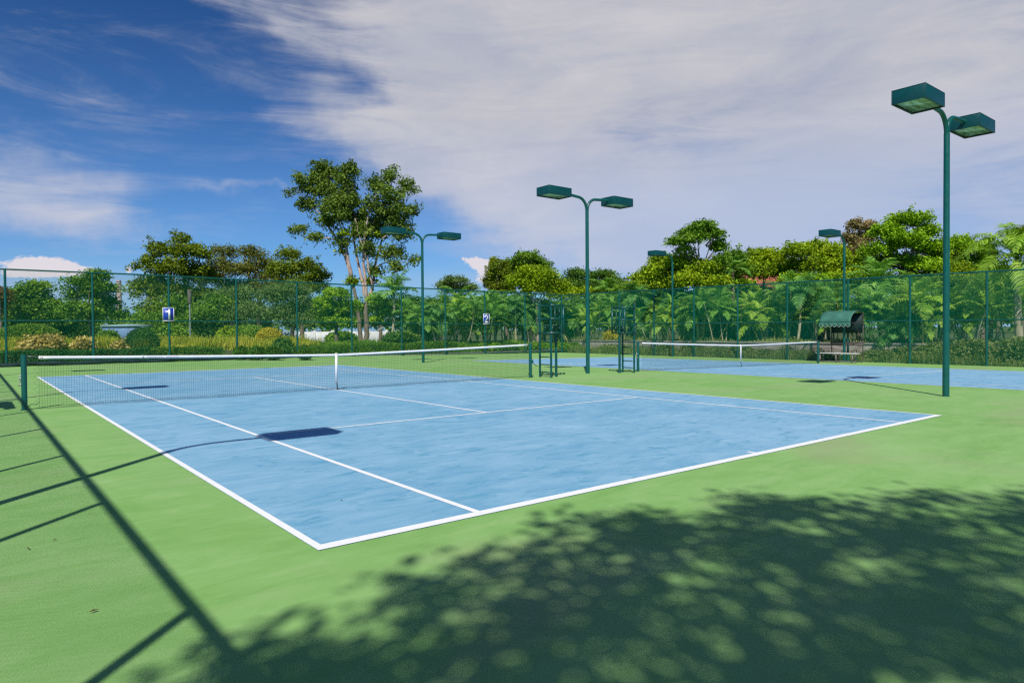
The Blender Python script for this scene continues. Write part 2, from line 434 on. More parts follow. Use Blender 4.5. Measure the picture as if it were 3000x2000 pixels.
# ------------------------------------------------------------------ tennis nets
def tennis_net(x0, label):
    xl, xr, y = x0-0.98, x0+11.93, 11.885
    cx = x0+5.485
    root = empty('tennis_net', (cx, y, gz(cx)), label=label, cat='tennis net', group='tennis nets across the two courts')
    def P(x, z, dy=0.0): return (x-cx, dy, z+gz(x)-gz(cx))
    def top(x):
        t = abs(x-cx)/(xr-cx)
        return 0.914+0.135*t**1.15+0.0*t
    for x, s in ((xl, -1), (xr, 1)):
        mb = MB(); zb = P(x, 0)[2]
        mb.tube([(x-cx, 0, zb), (x-cx, 0, zb+1.035), (x-cx, 0, zb+1.07), (x-cx, 0, zb+1.085)], [.049, .049, .043, .02], 16)
        mb.tube([(x-cx, 0, zb+.006), (x-cx, 0, zb+.012)], [.075, .07], 16)
        po = mb.build('net_post', M['teal'], root, auto=True)
        mb = MB()
        if s < 0:
            mb.tube([(x-cx-.055, .0, zb+.70), (x-cx-.075, .01, zb+.63), (x-cx-.06, .01, zb+.55), (x-cx-.085, .02, zb+.46)], .008, 6)
            mb.box((x-cx-.058, 0, zb+.62), (.03, .05, .035)); mb.box((x-cx-.058, 0, zb+.50), (.03, .05, .03))
            mb.build('cable_cleat', M['steel'], po)
        else:
            mb.box((x-cx+.06, 0, zb+.50), (.06, .07, .11))
            mb.tube([(x-cx+.09, 0, zb+.50), (x-cx+.12, -.02, zb+.42), (x-cx+.22, -.03, zb+.36), (x-cx+.27, -.03, zb+.36)], .011, 6)
            mb.build('crank', M['teal'], po)
    # band with hem
    xa, xb = xl+0.24, xr-0.10
    xs = np.linspace(xa, xb, 61)
    mb = MB()
    v = []; f = []
    for i, x in enumerate(xs):
        z = top(x)
        for dy, dz in ((-.007, 0.0), (.007, 0.0), (.007, -.058), (-.007, -.058)):
            v.append(P(x, z+dz, dy))
    for i in range(len(xs)-1):
        for k in range(4):
            f.append((i*4+k, i*4+(k+1) % 4, (i+1)*4+(k+1) % 4, (i+1)*4+k))
    f += [(3, 2, 1, 0), tuple((len(xs)-1)*4+k for k in range(4))]
    mb.raw(v, f); band = mb.build('net_band', M['white'], root)
    # rows of tiny lettering, too small to read, near the left end
    if x0 == 0:
        mb = MB(); r2 = random.Random(4)
        x = xl+2.08
        mb.box(P(x, top(x)-.030, -.0085), (.03, .002, .020))
        x += .07
        for k in range(19):
            if k == 10: x += .05; continue
            wd = r2.uniform(.018, .026)
            zz = top(x)-.030
            mb.box(P(x+wd/2, zz+.007, -.0085), (wd, .002, .004)); mb.box(P(x+.003, zz-.001, -.0085), (.005, .002, .012))
            if k % 3: mb.box(P(x+wd/2, zz-.007, -.0085), (wd, .002, .004))
            x += wd+.012
        mb.build('band_lettering', M['text'], band)
        mb = MB(); mb.box(P(xa+.05, top(xa)-.029, -.0085), (.05, .002, .014)); mb.build('band_badge', M['text'], band)
    # headline cable
    for a_, b_ in ((P(xl+.04, 1.045), P(xa+.01, top(xa)-.012)), (P(xr-.04, 1.045), P(xb-.01, top(xb)-.012))):
        mb = MB(); mb.tube([a_, b_], .004, 5); mb.build('headline_cable', M['steel'], root)
    # twine netting: real squares
    mb = MB(); rt = 0.0019; s = 0.045
    nx = int((xb-xa)/s)
    def bott(x): return 0.028+0.012*math.sin(x*1.7)+0.008*math.sin(x*4.1)
    xv = np.linspace(xa, xb, nx+1)
    def strand(p, q):
        p = np.array(p); q = np.array(q); d = (q-p)/np.linalg.norm(q-p)
        a = np.cross(d, (0, 1, 0)); a /= np.linalg.norm(a); b = np.array((0, 1.0, 0))
        vs = [p+rt*(math.cos(t)*a+math.sin(t)*b) for t in (0.5, 2.6, 4.7)]+[q+rt*(math.cos(t)*a+math.sin(t)*b) for t in (0.5, 2.6, 4.7)]
        mb.raw(vs, [(0, 1, 4, 3), (1, 2, 5, 4), (2, 0, 3, 5)])
    nz = 20
    wob = lambda x, t: 0.010*math.sin(x*2.3+t*3)+0.006*math.sin(x*7+t*5)
    for x in xv:
        pts = [P(x+0.25*wob(x, t), (top(x)-.056)*t+bott(x)*(1-t), wob(x, t)*math.sin(math.pi*t)) for t in (0, .33, .66, 1)]
        for p, q in zip(pts[:-1], pts[1:]): strand(p, q)
    xh = np.linspace(xa, xb, 64)
    for k in range(nz+1):
        t = k/nz
        pts = [P(x, (top(x)-.056)*t+bott(x)*(1-t), wob(x, t)*math.sin(math.pi*t)) for x in xh]
        for p, q in zip(pts[:-1], pts[1:]): strand(p, q)
    mb.build('netting', M['net'], root)
    # hem cord at the foot and the lacing to the posts
    mb = MB()
    mb.tube([P(x, bott(x)) for x in np.linspace(xa, xb, 70)], .003, 5)
    for x, e, s_ in ((xa, xl+.05, 1), (xb, xr-.05, -1)):
        pts = []
        for k in range(15):
            t = k/14
            pts.append(P(x if k % 2 == 0 else (x+(e-x)*0.55+.02*math.sin(k*3)), .06+.92*t))
        mb.tube(pts, .0022, 4)
        mb.tube([P(e, .05), P(e+(x-e)*.3, .11), P(e+(x-e)*.7, .09), P(x, .14)], .006, 5)
    mb.build('lacing', M['dark'], root)
    mb = MB()
    mb.box(P(cx, (top(cx)+.17)/2+.01, -.010), (.062, .006, top(cx)-.15)); mb.box(P(cx, (top(cx)+.17)/2+.01, .010), (.062, .006, top(cx)-.15)); mb.box(P(cx, top(cx)+.002, 0), (.062, .026, .006))
    st = mb.build('centre_strap', M['white'], root)
    mb = MB(); mb.tube([P(cx, .19, -.01), P(cx+.01, .10, -.015), P(cx+.03, .012, 0)], .012, 6); mb.tube([P(cx+.03, .008), P(cx+.03, .016)], .035, 10)
    mb.build('strap_anchor', M['dark'], st)
    return root


tennis_net(0.0, 'tennis net with white band on the nearer court, from left edge past centre')
tennis_net(17.97, 'smaller looking tennis net on the farther court, right of the umpire chairs')

# ------------------------------------------------------------------ umpire chairs
def umpire_chair(label):
    root = empty('umpire_chair', label=label, cat='umpire chair', group='green tubular umpire chairs between the courts')
    for s in (-1, 1):
        mb = MB(); mb.tube([(0, s*.265, 0), (0, s*.265, 2.36)], .034, 8); mb.tube([(0, s*.265, 0), (0, s*.265, .012)], .045, 10)
        mb.build('ladder_rail', M['chair'], root, auto=True)
    for z in (.17, .40, .64, .88, 1.12):
        mb = MB(); mb.box((-.002, 0, z), (.046, .47, .030)); mb.build('rung', M['chair'], root)
    mb = MB(); mb.tube([(.45, 0, 0), (.45, 0, 1.37)], .042, 10); mb.tube([(.45, 0, 0), (.45, 0, .012)], .06, 10)
    mb.build('rear_post', M['chair'], root, auto=True)
    mb = MB(); mb.box((.24, 0, 1.39), (.56, .62, .05)); mb.build('platform', M['chair'], root)
    mb = MB()
    for k in range(4): mb.box((.30, -.16+.107*k, 1.63), (.34, .085, .022))
    for x in (.15, .46):
        for y in (-.17, .17): mb.tube([(x, y, 1.415), (x, y, 1.62)], .018, 6)
    mb.build('seat', M['chair'], root)
    mb = MB()
    for s in (-1, 1):
        mb.tube([(.50, s*.29, 1.37), (.50, s*.29, 2.25)], .034, 8)
        mb.box((.25, s*.29, 1.83), (.56, .05, .045)); mb.box((.25, s*.29, 2.25), (.56, .05, .042))
    for y in (-.1, .1): mb.tube([(.50, y, 1.415), (.50, y, 2.24)], .017, 6)
    mb.box((.50, 0, 1.83), (.04, .53, .044)); mb.box((.50, 0, 2.25), (.04, .53, .041))
    mb.build('cage_rail', M['chair'], root)
    return root


ch = umpire_chair('green umpire chair just right of the nearer net post, left of tall lamp')
ch.location = (12.30, 11.59, 0)
copy_tree(ch, (16.18, 11.62, gz(16.18)), math.pi, label='green umpire chair beside the farther net post, right of tall lamp')

# ------------------------------------------------------------------ floodlight poles
def head(parent, s):
    mb = MB(); x0 = s*1.0; L, Wd, H, z0 = .98, .62, .285, 5.90
    a, b = (x0, x0+s*L) if s > 0 else (x0-L, x0)
    a, b = min(a, b), max(a, b)
    t = .02
    mb.box(((a+b)/2, 0, z0+H-t/2), (L, Wd, t))
    for y in (-Wd/2+t/2, Wd/2-t/2): mb.box(((a+b)/2, y, z0+(H-t)/2), (L, t, H-t))
    for x in (a+t/2, b-t/2): mb.box((x, 0, z0+(H-t)/2), (t, Wd-2*t, H-t))
    h = mb.build('lamp_head', M['teal_lamp'], parent, bevel=.006)
    mb = MB(); mb.box(((a+b)/2, 0, z0+.035), (L-.04, Wd-.04, .012)); mb.build('diffuser', M['lens'], h)
    mb = MB()
    for x, y, w_, d_ in (((a+b)/2, -Wd/2+.03, L-.04, .022), ((a+b)/2, Wd/2-.03, L-.04, .022), (a+.03, 0, .022, Wd-.082), (b-.03, 0, .022, Wd-.082)):
        mb.box((x, y, z0+.018), (w_, d_, .02))
    mb.build('bezel', M['dark'], h)
    return h


def lamp(sides, label, hp=0.0):
    root = empty('floodlight_pole', label=label, cat='floodlight', group='green floodlight poles beside the courts')
    mb = MB()
    mb.tube([(0, 0, 0), (0, 0, 2.8), (0, 0, 5.62)], [.066, .062, .058], 20)
    mb.tube([(0, 0, 0), (0, 0, .015)], .07, 20)
    mb.build('pole', M['teal'], root, auto=True)
    for s in sides:
        pts = [(0, 0, 5.45), (s*.012, 0, 5.60)]
        for k in range(1, 9):
            t = k/8*math.pi/2
            pts.append((s*(.02+.40*(1-math.cos(t))), 0, 5.62+.40*math.sin(t)))
        pts += [(s*.7, 0, 6.04), (s*1.10, 0, 6.05)]
        mb = MB(); mb.tube(pts, .048, 14); mb.build('arm', M['teal'], root, auto=True)
        head(root, s)
    return root


l2 = lamp((-1, 1), 'nearest twin headed floodlight, tall green pole at the right of the picture')
l2.location = (14.58, 1.19, 0)
copy_tree(l2, (14.6, 12.03, gz(14.6)), 0, label='twin headed floodlight between the two umpire chairs', scale=(1, 1, .982))
copy_tree(l2, (14.75, 22.95, 0), 0, label='twin headed floodlight right of the tallest tree, behind the nearer net', scale=(1, 1, .99))
l1 = lamp((-1,), 'single headed floodlight rising behind the striped green canopy shelter')
l1['label'] = 'single headed floodlight rising behind the green canopy shelter'
l1.location = (32.55, 11.90, gz(32.55)); l1.scale = (1, 1, 1.045)
copy_tree(l1, (32.55, 22.55, gz(32.55)), 0, label='single headed floodlight behind the left half of the farther net')
lw = lamp((1,), 'single headed floodlight by the left fence, outside the picture, casting the long curved shadow')
for i, y in enumerate((1.15, 12.15, 23.15)):
    if i == 0: lw.location = (-3.47, y, 0)
    else: copy_tree(lw, (-3.47, y, 0), 0, label=('second', 'third')[i-1]+' single headed floodlight by the left fence, outside the picture')

# ------------------------------------------------------------------ chain link fences
def chain_fence(A, B, posts, label, zt, zb=0.0, wire=.0019, pitch=.062, mid=2.04, strip=False, rail_r=.036, post_r=.052):
    """fence from A to B (xy); zt(t), ground from gz"""
    A = np.array(A, float); B = np.array(B, float); Ln = np.linalg.norm(B-A); D = (B-A)/Ln
    root = empty('chain_link_fence', (A[0], A[1], 0), label=label, cat='fence', group='tall green chain link fences round the courts')
    def P(s, z): return (D[0]*s, D[1]*s, z)
    def G(s): return gz(A[0]+D[0]*s)
    for s in posts:
        mb = MB(); mb.tube([P(s, G(s)-.02), P(s, zt(s)+.02)], post_r, 10); mb.build('fence_post', M['teal'], root, auto=True)
    ss = np.linspace(0, Ln, 14)
    mb = MB(); mb.tube([P(s, zt(s)) for s in ss], rail_r, 8); mb.build('top_rail', M['teal'], root, auto=True)
    mb = MB(); mb.tube([P(s, (zt(s)-G(s))*mid/4.3+G(s)) for s in ss], rail_r*.8, 8); mb.build('middle_rail', M['teal'], root, auto=True)
    mb = MB(); mb.tube([P(s, G(s)+.06) for s in ss], .012, 6); mb.build('bottom_rail', M['teal'], root, auto=True)
    mb = MB(); Nn = np.array((-D[1], D[0], 0))
    H = 4.3
    vs = []
    k = -int(H/pitch)-1
    while k*pitch < Ln:
        for sg in (1, -1):
            s0 = k*pitch; s1 = s0+H
            lo, hi = max(s0, 0), min(s1, Ln)
            if hi-lo > .02:
                pts = []
                for s in (lo, (lo+hi)/2, hi):
                    t = (s-s0)/H if sg > 0 else 1-(s-s0)/H
                    z = G(s)+.05+(zt(s)-G(s)-.05)*t
                    pts.append(np.array(P(s, z)))
                for p, q in zip(pts[:-1], pts[1:]):
                    d = (q-p)/np.linalg.norm(q-p); a = np.cross(d, Nn)
                    o = Nn*(.002*sg)
                    c3 = [wire*(math.cos(t)*a+math.sin(t)*Nn)+o for t in (math.pi/6, math.pi*5/6, math.pi*1.5)]
                    vs += [p+c3[0], p+c3[1], q+c3[1], q+c3[0], p+c3[1], p+c3[2], q+c3[2], q+c3[1], p+c3[2], p+c3[0], q+c3[0], q+c3[2]]
        k += 1
    mb.quads(np.array(vs), len(vs)//4)
    mb.build('wire_mesh', M['mesh'], root)
    return root


FY, FX, LX = 33.4, 33.2, -3.72
far_posts = [x-LX for x in (LX, -0.46, 2.88, 6.19, 9.5, 12.82, 16.15, 19.53, 22.79, 26.02, 29.6, FX)]
def zt_far(s):
    x = s+LX
    return 4.35-0.0095*max(0, x-5)
ff = chain_fence((LX, FY), (FX, FY), far_posts, 'long green chain link fence along the far end, bearing the number signs', zt_far)
# dark rolled tarp along the foot of the far fence
mb = MB()
pts = []
for x in np.linspace(LX, 12.5, 40):
    pts.append((x-LX, -.10+.02*math.sin(x*3), .10+.03*math.sin(x*2.1)+.02*math.sin(x*5.3)))
mb.tube(pts, [.085+.03*math.sin(i*1.7) for i in range(40)], 8)
mb.build('rolled_tarp', M['strip'], ff, auto=True)
right_posts = [y+12 for y in (-12, -9, -6, -3.2, -.1, 2.9, 5.97, 9.10, 12.02, 15.31, 18.38, 21.43, 24.55, 27.56, 30.5)]
chain_fence((FX, -12), (FX, FY), right_posts, 'green chain link fence down the right side, palms and low stone wall behind',
            lambda s: 3.86+.0065*(s-12) if s > 12 else 3.86, mid=2.1, wire=.0027)
left_posts = [-3.43-6+3.0*k+9.5 for k in range(14)]
chain_fence((LX, -9.5), (LX, FY), left_posts, 'green chain link fence on the left, outside the picture, throwing the rail shadow', lambda s: 4.33, rail_r=.04, post_r=.038, wire=.0016)

# number signs on the far fence
def sign(u0, u1, v0, v1, digit, label):
    a = on_y(u0, v0, FY-.06); b = on_y(u1, v1, FY-.06)
    cx, cz = (a[0]+b[0])/2, (a[2]+b[2])/2; w, h = b[0]-a[0], a[2]-b[2]
    root = empty('number_sign', (cx, FY-.06, cz-h/2), label=label, cat='sign', group='blue court number signs on the far fence')
    mb = MB(); mb.box((0, 0, h/2), (w, .012, h)); mb.build('panel', M['sign_blue'], root)
    mb = MB(); t = .03
    for z in (t/2, h-t/2): mb.box((0, -.004, z), (w+.004, .014, t))
    for x in (-w/2+t/2, w/2-t/2): mb.box((x, -.004, h/2), (t, .014, h-2*t))
    mb.build('border', M['sign_white'], root)
    # bold digit outline, built flat on the panel and given thickness
    if digit == '1':
        pts = [(-.02, -.42), (.14, -.42), (.14, .42), (.02, .42), (-.06, .30), (-.20, .24), (-.20, .12), (-.02, .17)]
        polys = [[0, 1, 2, 3, 7], [3, 4, 5, 6, 7]]
    else:
        out = [(-.25, .18)]+[(.25*math.cos(t)*1.0, .19+.23*math.sin(t)) for t in np.linspace(R(170), R(-30), 12)]+[(.10, -.12), (-.02, -.26), (.25, -.26), (.25, -.42), (-.25, -.42), (-.25, -.29), (-.02, -.02), (.06, .08)]
        inn = [(.085*math.cos(t), .19+.085*math.sin(t)) for t in np.linspace(R(-30), R(180), 10)]
        # a ribbon: outer path and inner path matched pairwise
        o_ = [(.25*math.cos(t), .18+.24*math.sin(t)) for t in np.linspace(R(180), R(-38), 14)]+[(-.02, -.26), (-.02, -.26)]
        i_ = [(.095*math.cos(t), .18+.095*math.sin(t)) for t in np.linspace(R(180), R(-38), 14)]+[(-.25, -.30), (-.25, -.42)]
        pts = o_+i_+[(.25, -.26), (.25, -.42)]
        k = len(o_)
        polys = [[q, q+1, k+q+1, k+q] for q in range(k-2)]+[[k-1, 2*k, 2*k+1, 2*k-1]]
    sc_ = h*.90; ft = .006
    vv = [(x*sc_, -.0085, h/2+z*sc_) for x, z in pts]+[(x*sc_, -.0085-ft, h/2+z*sc_) for x, z in pts]
    nn = len(pts); ff_ = []
    for pl in polys:
        ff_.append(tuple(p+nn for p in pl)); ff_.append(tuple(pl[::-1]))
        for a1, b1 in zip(pl, pl[1:]+pl[:1]): ff_.append((a1, b1, b1+nn, a1+nn))
    mb = MB(); mb.raw(vv, ff_); mb.build('digit', M['sign_white'], root)


sign(476, 510.5, 900.5, 940.5, '1', 'blue sign with a white number 1 on the far fence, left side')
sign(1415.5, 1434, 918.8, 949.3, '2', 'blue sign with a white number 2 on the far fence, near the middle')

# ------------------------------------------------------------------ canopy shelters and bench
def shelter(loc, rz, label):
    """front faces local -x, long side along local y (3.6 m)"""
    root = empty('canopy_shelter', loc, rz, label, 'shelter', 'green canopy shelters beside the courts')
    hw = .78
    prof = []
    for k in range(11):                       # quarter-barrel canopy, rear top to front eave
        t = k/10*R(98)
        prof.append((.78-1.02*math.sin(t)*.98-.0, 1.92+.60*math.cos(t)))
    prof = [(.80, 2.50), (.45, 2.56)]+[(.45-.95*math.sin(t), 1.98+.58*math.cos(t)) for t in np.linspace(0.15, R(92), 9)]
    ys = np.linspace(-hw, hw, 13)
    mb = MB(); v = []; f = []
    for y in ys:
        for i, (x, z) in enumerate(prof):
            sag = .025*abs(math.sin((y/hw)*math.pi))*math.sin(i/(len(prof)-1)*math.pi)
            v.append((x, y, z-sag))
    n = len(prof)
    for j in range(len(ys)-1):
        for i in range(n-1): f.append((j*n+i, j*n+i+1, (j+1)*n+i+1, (j+1)*n+i))
    mb.raw(v, f); c = mb.build('canopy', M['canvas'], root, smooth=True)
    so = c.modifiers.new('solid', 'SOLIDIFY'); so.thickness = .012
    # scalloped valance
    mb = MB(); x0, z0 = prof[-1]
    nsc = 7; m = 12
    v = []; f = []
    tot = nsc*m
    for i in range(tot+1):
        y = -hw+2*hw*i/tot; ph = (i % m)/m
        dz = .10+.10*math.sin(ph*math.pi) if i % m else .10
        v += [(x0-.012, y, z0+.01), (x0-.012, y, z0-dz), (x0-.002, y, z0-dz), (x0-.002, y, z0+.01)]
    for i in range(tot):
        for k in range(4): f.append((i*4+k, i*4+(k+1) % 4, (i+1)*4+(k+1) % 4, (i+1)*4+k))
    mb.raw(v, f); va = mb.build('valance', M['canvas'], root)
    mb = MB(); pts = []
    for i in range(tot+1):
        y = -hw+2*hw*i/tot; ph = (i % m)/m
        pts.append((x0-.008, y, z0-(.10+.10*math.sin(ph*math.pi) if i % m else .10)))
    mb.tube(pts, .009, 5); mb.build('white_trim', M['canvas_trim'], va)
    for y in (-hw, hw):
        mb = MB(); mb.tube([(.80, y, 0), (.80, y, 2.48)], .022, 8); mb.build('rear_post', M['brown'], root, auto=True)
        mb = MB(); mb.tube([(.80, y, 1.95), (-.48, y, 1.95)], .016, 6)
        mb.tube([(p[0], y*.985, p[1]-.02) for p in prof], .014, 6)
        mb.tube([(.80, y, 1.1), (-.1, y, 1.93)], .014, 6); mb.build('bracket', M['brown'], root, auto=True)
    mb = MB(); mb.box((.83, 0, 1.95), (.02, 2*hw, 1.0)); mb.build('back_panel', M['strip'], root)
    mb = MB()
    for z in (.86, .97): mb.box((.77, 0, z), (.025, 2*hw+.1, .09))
    mb.build('backrest_board', M['brown'], root)
    mb = MB()
    for y in (-hw, 0, hw): mb.tube([(.80, y, 0.03), (.15, y, .03)], .02, 6)
    mb.tube([(.15, -hw, .03), (.15, hw, .03)], .02, 6)
    mb.build('foot_frame', M['brown'], root)
    return root


sh = shelter((32.15, 11.95, gz(32.1)), 0, 'green canopy shelter with scalloped edge by the right fence')
copy_tree(sh, (-2.95, 11.75, 0), math.pi, label='green canopy shelter by the left fence, outside the picture')


def bench(loc, label):
    root = empty('bench', loc, 0, label, 'bench')
    mb = MB()
    for k in range(3): mb.box((-.16+.16*k, 0, .455), (.13, 2.0, .035))
    mb.build('seat', M['bench_white'], root, bevel=.004)
    for y in (-.80, 0, .80):
        mb = MB()
        for x in (-.17, .17): mb.box((x, y, .2185), (.045, .05, .437))
        mb.box((0, y+.001, .20), (.297, .03, .04))
        mb.build('leg', M['bench_leg'], root)
    mb = MB(); mb.box((-.17, 0, .06), (.035, 1.98, .04)); mb.box((0, -.88, .06), (.30, .04, .035)); mb.box((0, .88, .06), (.30, .04, .035))
    for s in (-1, 1): mb.tube([(-.17, s*.80, .12), (-.17, s*.98, .42)], .014, 6)
    mb.build('brace', M['bench_leg'], root)
    return root


bench((31.75, 11.85, gz(31.7)), 'long low bench with pale top under the green canopy')

# ------------------------------------------------------------------ vegetation generators
def unit(v): return v/(np.linalg.norm(v, axis=-1, keepdims=True)+1e-9)


def leaves(mb, cen, size, up=0.5, rs=None, aspect=0.5, jit=0.35, droop=0.0):
    """one folded diamond leaf per centre"""
    rs = rs or rng
    n = len(cen)
    d = unit(rs.normal(size=(n, 3))*np.array([1, 1, .6])+np.array([0, 0, -droop]))
    nn = unit(rs.normal(size=(n, 3))+np.array([0, 0, up*2]))
    a = unit(np.cross(nn, d)); s = size*rs.uniform(1-jit, 1+jit, (n, 1))
    v = np.stack([cen-d*s*.5, cen+a*s*aspect*.5, cen+d*s*.5, cen-a*s*aspect*.5], 1)
    mb.quads(v.reshape(-1, 3), n)


def lobes_leaves(mb, lobes, n, size, clump=.45, per=14, rs=None, hollow=.55, flat=.75, **kw):
    """clumps of leaves spread through ellipsoid lobes, thicker near the surface, over a noisy outline"""
    rs = rs or rng
    lobes = [(np.array(c), np.array(r)) for c, r in lobes]
    w = np.array([r[0]*r[2]+r[1]*r[2] for c, r in lobes]); w = w/w.sum()
    nc = max(len(lobes), n//per)
    idx = rs.choice(len(lobes), nc, p=w)
    c = np.array([lobes[i][0] for i in idx]); r = np.array([lobes[i][1] for i in idx])
    d = unit(rs.normal(size=(nc, 3)))
    d[:, 2] = np.where(d[:, 2] < -.3, -d[:, 2]*.8, d[:, 2])
    rad = hollow+(1.0-hollow)*rs.uniform(0, 1, (nc, 1))**.6
    rad *= rs.uniform(.70, 1.24, (nc, 1))
    cc = c+unit(d)*r*rad
    k = rs.poisson(per, nc)+3
    ii = np.repeat(np.arange(nc), k)
    dd = unit(rs.normal(size=(len(ii), 3))+np.array([0, 0, .35]))
    cs = clump*rs.uniform(.55, 1.45, (nc, 1))[ii]
    p = cc[ii]+dd*cs*(rs.uniform(0, 1, (len(ii), 1))**.45)*np.array([1.25, 1.25, flat])
    leaves(mb, p, size, rs=rs, **kw)


def limb(mb, a, b, r0, r1, bend=.12, n=7, rs=None, seg=6):
    rs = rs or rng
    a = np.array(a, float); b = np.array(b, float); L = np.linalg.norm(b-a)
    off = rs.normal(size=3)*L*bend; off[2] = abs(off[2])*.4
    t = np.linspace(0, 1, seg)[:, None]
    p = a*(1-t)+b*t+off*(t*(1-t)*2.2)+rs.normal(size=(seg, 3))*L*.012*(t*(1-t)*4)
    mb.tube(p, r0+(r1-r0)*t[:, 0], n)
    return p


def pix_lobes(d, L, depth=1.0, rs=None):
    """lobes given as (u, v, ru, rv) in photograph pixels at depth d, turned into ellipsoids with real thickness"""
    rs = rs or rng; s = d/FOC; out = []
    for l in L:
        u, v, ru, rv = l[:4]
        dd = l[4] if len(l) > 4 else rs.uniform(-.5, .5)*depth*ru*s*1.6
        p = at(u, v, d+dd)
        out.append((p, (ru*s, max(ru*s*.9, .3), rv*s)))
    return out


SEED = [100]


def tree(name, label, d, L, mat='leaf_mid', n=7000, size=.24, trunk=None, bark='bark', clump=.42, per=14, tr=.16, cat='tree', group=None, up=.5,
         stems=1, base_z=None, limbs=True, hollow=.5, droop=0.0, aspect=.55, shoots=0):
    SEED[0] += 1; rs = np.random.default_rng(SEED[0])
    lob = pix_lobes(d, L, rs=rs)
    cen = np.mean([l[0] for l in lob], 0)
    if trunk is None: bx, by = cen[0], cen[1]
    else: p = at(trunk, 960, d); bx, by = p[0], p[1]
    bz = terrain(bx, by) if base_z is None else base_z
    root = empty(name, (bx, by, bz), label=label, cat=cat, group=group)
    O = np.array([bx, by, bz])
    lob = [(c-O, r) for c, r in lob]
    mb = MB()
    lobes_leaves(mb, lob, int(n*1.5), size*.84, clump=clump*1.25, per=int(per*2.4), rs=rs, hollow=hollow, up=up, droop=droop, aspect=aspect)
    if shoots:      # leafy shoots standing out of the crown's outline
        top = sorted(lob, key=lambda l: -l[0][2])[:max(3, len(lob)//2)]
        for k in range(shoots):
            c, r = top[rs.integers(len(top))]
            a = rs.uniform(0, 2*math.pi); q = c+np.array([math.cos(a)*r[0]*.8, math.sin(a)*r[1]*.8, r[2]*rs.uniform(.6, 1.0)])
            hh = rs.uniform(.5, 1.1)*r[2]*.7
            t = rs.uniform(0, 1, 26)
            pts = q+np.outer(t, (math.cos(a)*.15, math.sin(a)*.15, 1))*hh+rs.normal(size=(26, 3))*.13
            leaves(mb, pts, size, up=up, rs=rs)
    mb.build('crown', M[mat], root)
    zmin = min(c[2]-r[2] for c, r in lob); h = max(c[2] for c, r in lob)
    mt = MB()
    fork = np.array([(cen-O)[0]*.35, (cen-O)[1]*.35, max(.35*h, min(zmin+.2, h*.6))])
    limb(mt, (0, 0, -.1), fork, tr, tr*.72, .04, 9, rs)
    if limbs:
        for c, r in lob:
            q = limb(mt, fork*rs.uniform(.85, 1.0), c+np.array([0, 0, r[2]*.3]), tr*.45, tr*.10, .14, 6, rs)
            for k in range(3):
                e = c+unit(rs.normal(size=3))*r*.75
                limb(mt, q[3], e, tr*.16, tr*.04, .15, 4, rs, 4)
    mt.build('trunk', M[bark], root, smooth=True)
    return root


def frond(mb, o, az, el, L, nl=20, wl=.42, wid=.055, arch=1.3, rs=None, drp=.5):
    """an arching frond: rachis plus drooping leaflets on both sides"""
    rs = rs or rng
    m = 10; p = np.array(o, float); pts = [p.copy()]; e = el
    h = np.array([math.cos(az), math.sin(az), 0.0]); side = np.array([-math.sin(az), math.cos(az), 0.0])
    dirs = []
    for k in range(m):
        dvec = h*math.cos(e)+np.array([0, 0, 1.0])*math.sin(e)
        p = p+dvec*L/m; pts.append(p.copy()); dirs.append(dvec)
        e -= arch/m*(0.5+1.3*k/m)
    pts = np.array(pts); dirs.append(dirs[-1]); dirs = np.array(dirs)
    t = np.repeat((np.arange(nl)+.5)/nl*.86+.14, 2)
    x = t*m; i = np.minimum(x.astype(int), m-1); fr = (x-i)[:, None]
    b = pts[i]*(1-fr)+pts[i+1]*fr; dv = dirs[i]
    sg = np.tile([1.0, -1.0], nl)[:, None]
    ll = (wl*np.sin(np.clip(t*1.08, 0, 1)*math.pi*.86+.35)**.7)[:, None]*rs.uniform(.85, 1.1, (2*nl, 1))
    ld = unit(side*sg+dv*.75+np.array([0, 0, .25])+rs.normal(size=(2*nl, 3))*.10)
    mid_ = b+ld*ll*.5
    ld2 = unit(ld+np.array([0, 0, -drp*1.6]))
    tip = mid_+ld2*ll*.55
    w = unit(np.cross(ld, np.cross(dv, ld)))*wid*.5
    v1 = np.stack([b-w*.5, b+w*.5, mid_+w, mid_-w], 1)
    v2 = np.stack([mid_-w, mid_+w, tip+w*.15, tip-w*.15], 1)
    allv = np.concatenate([v1, v2], 0)
    # weld the two halves into one island per leaflet
    base = np.stack([b-w*.5, b+w*.5, mid_+w, mid_-w, tip+w*.15, tip-w*.15], 1).reshape(-1, 3)
    k = np.arange(2*nl)[:, None]*6
    mb.v.append(base); mb.f[4].append(np.concatenate([k+np.array([0, 1, 2, 3]), k+np.array([3, 2, 4, 5])], 0)+mb.n); mb.n += len(base)
    mb.tube(pts[::2], [.022, .018, .014, .010, .007, .004][:len(pts[::2])], 4)


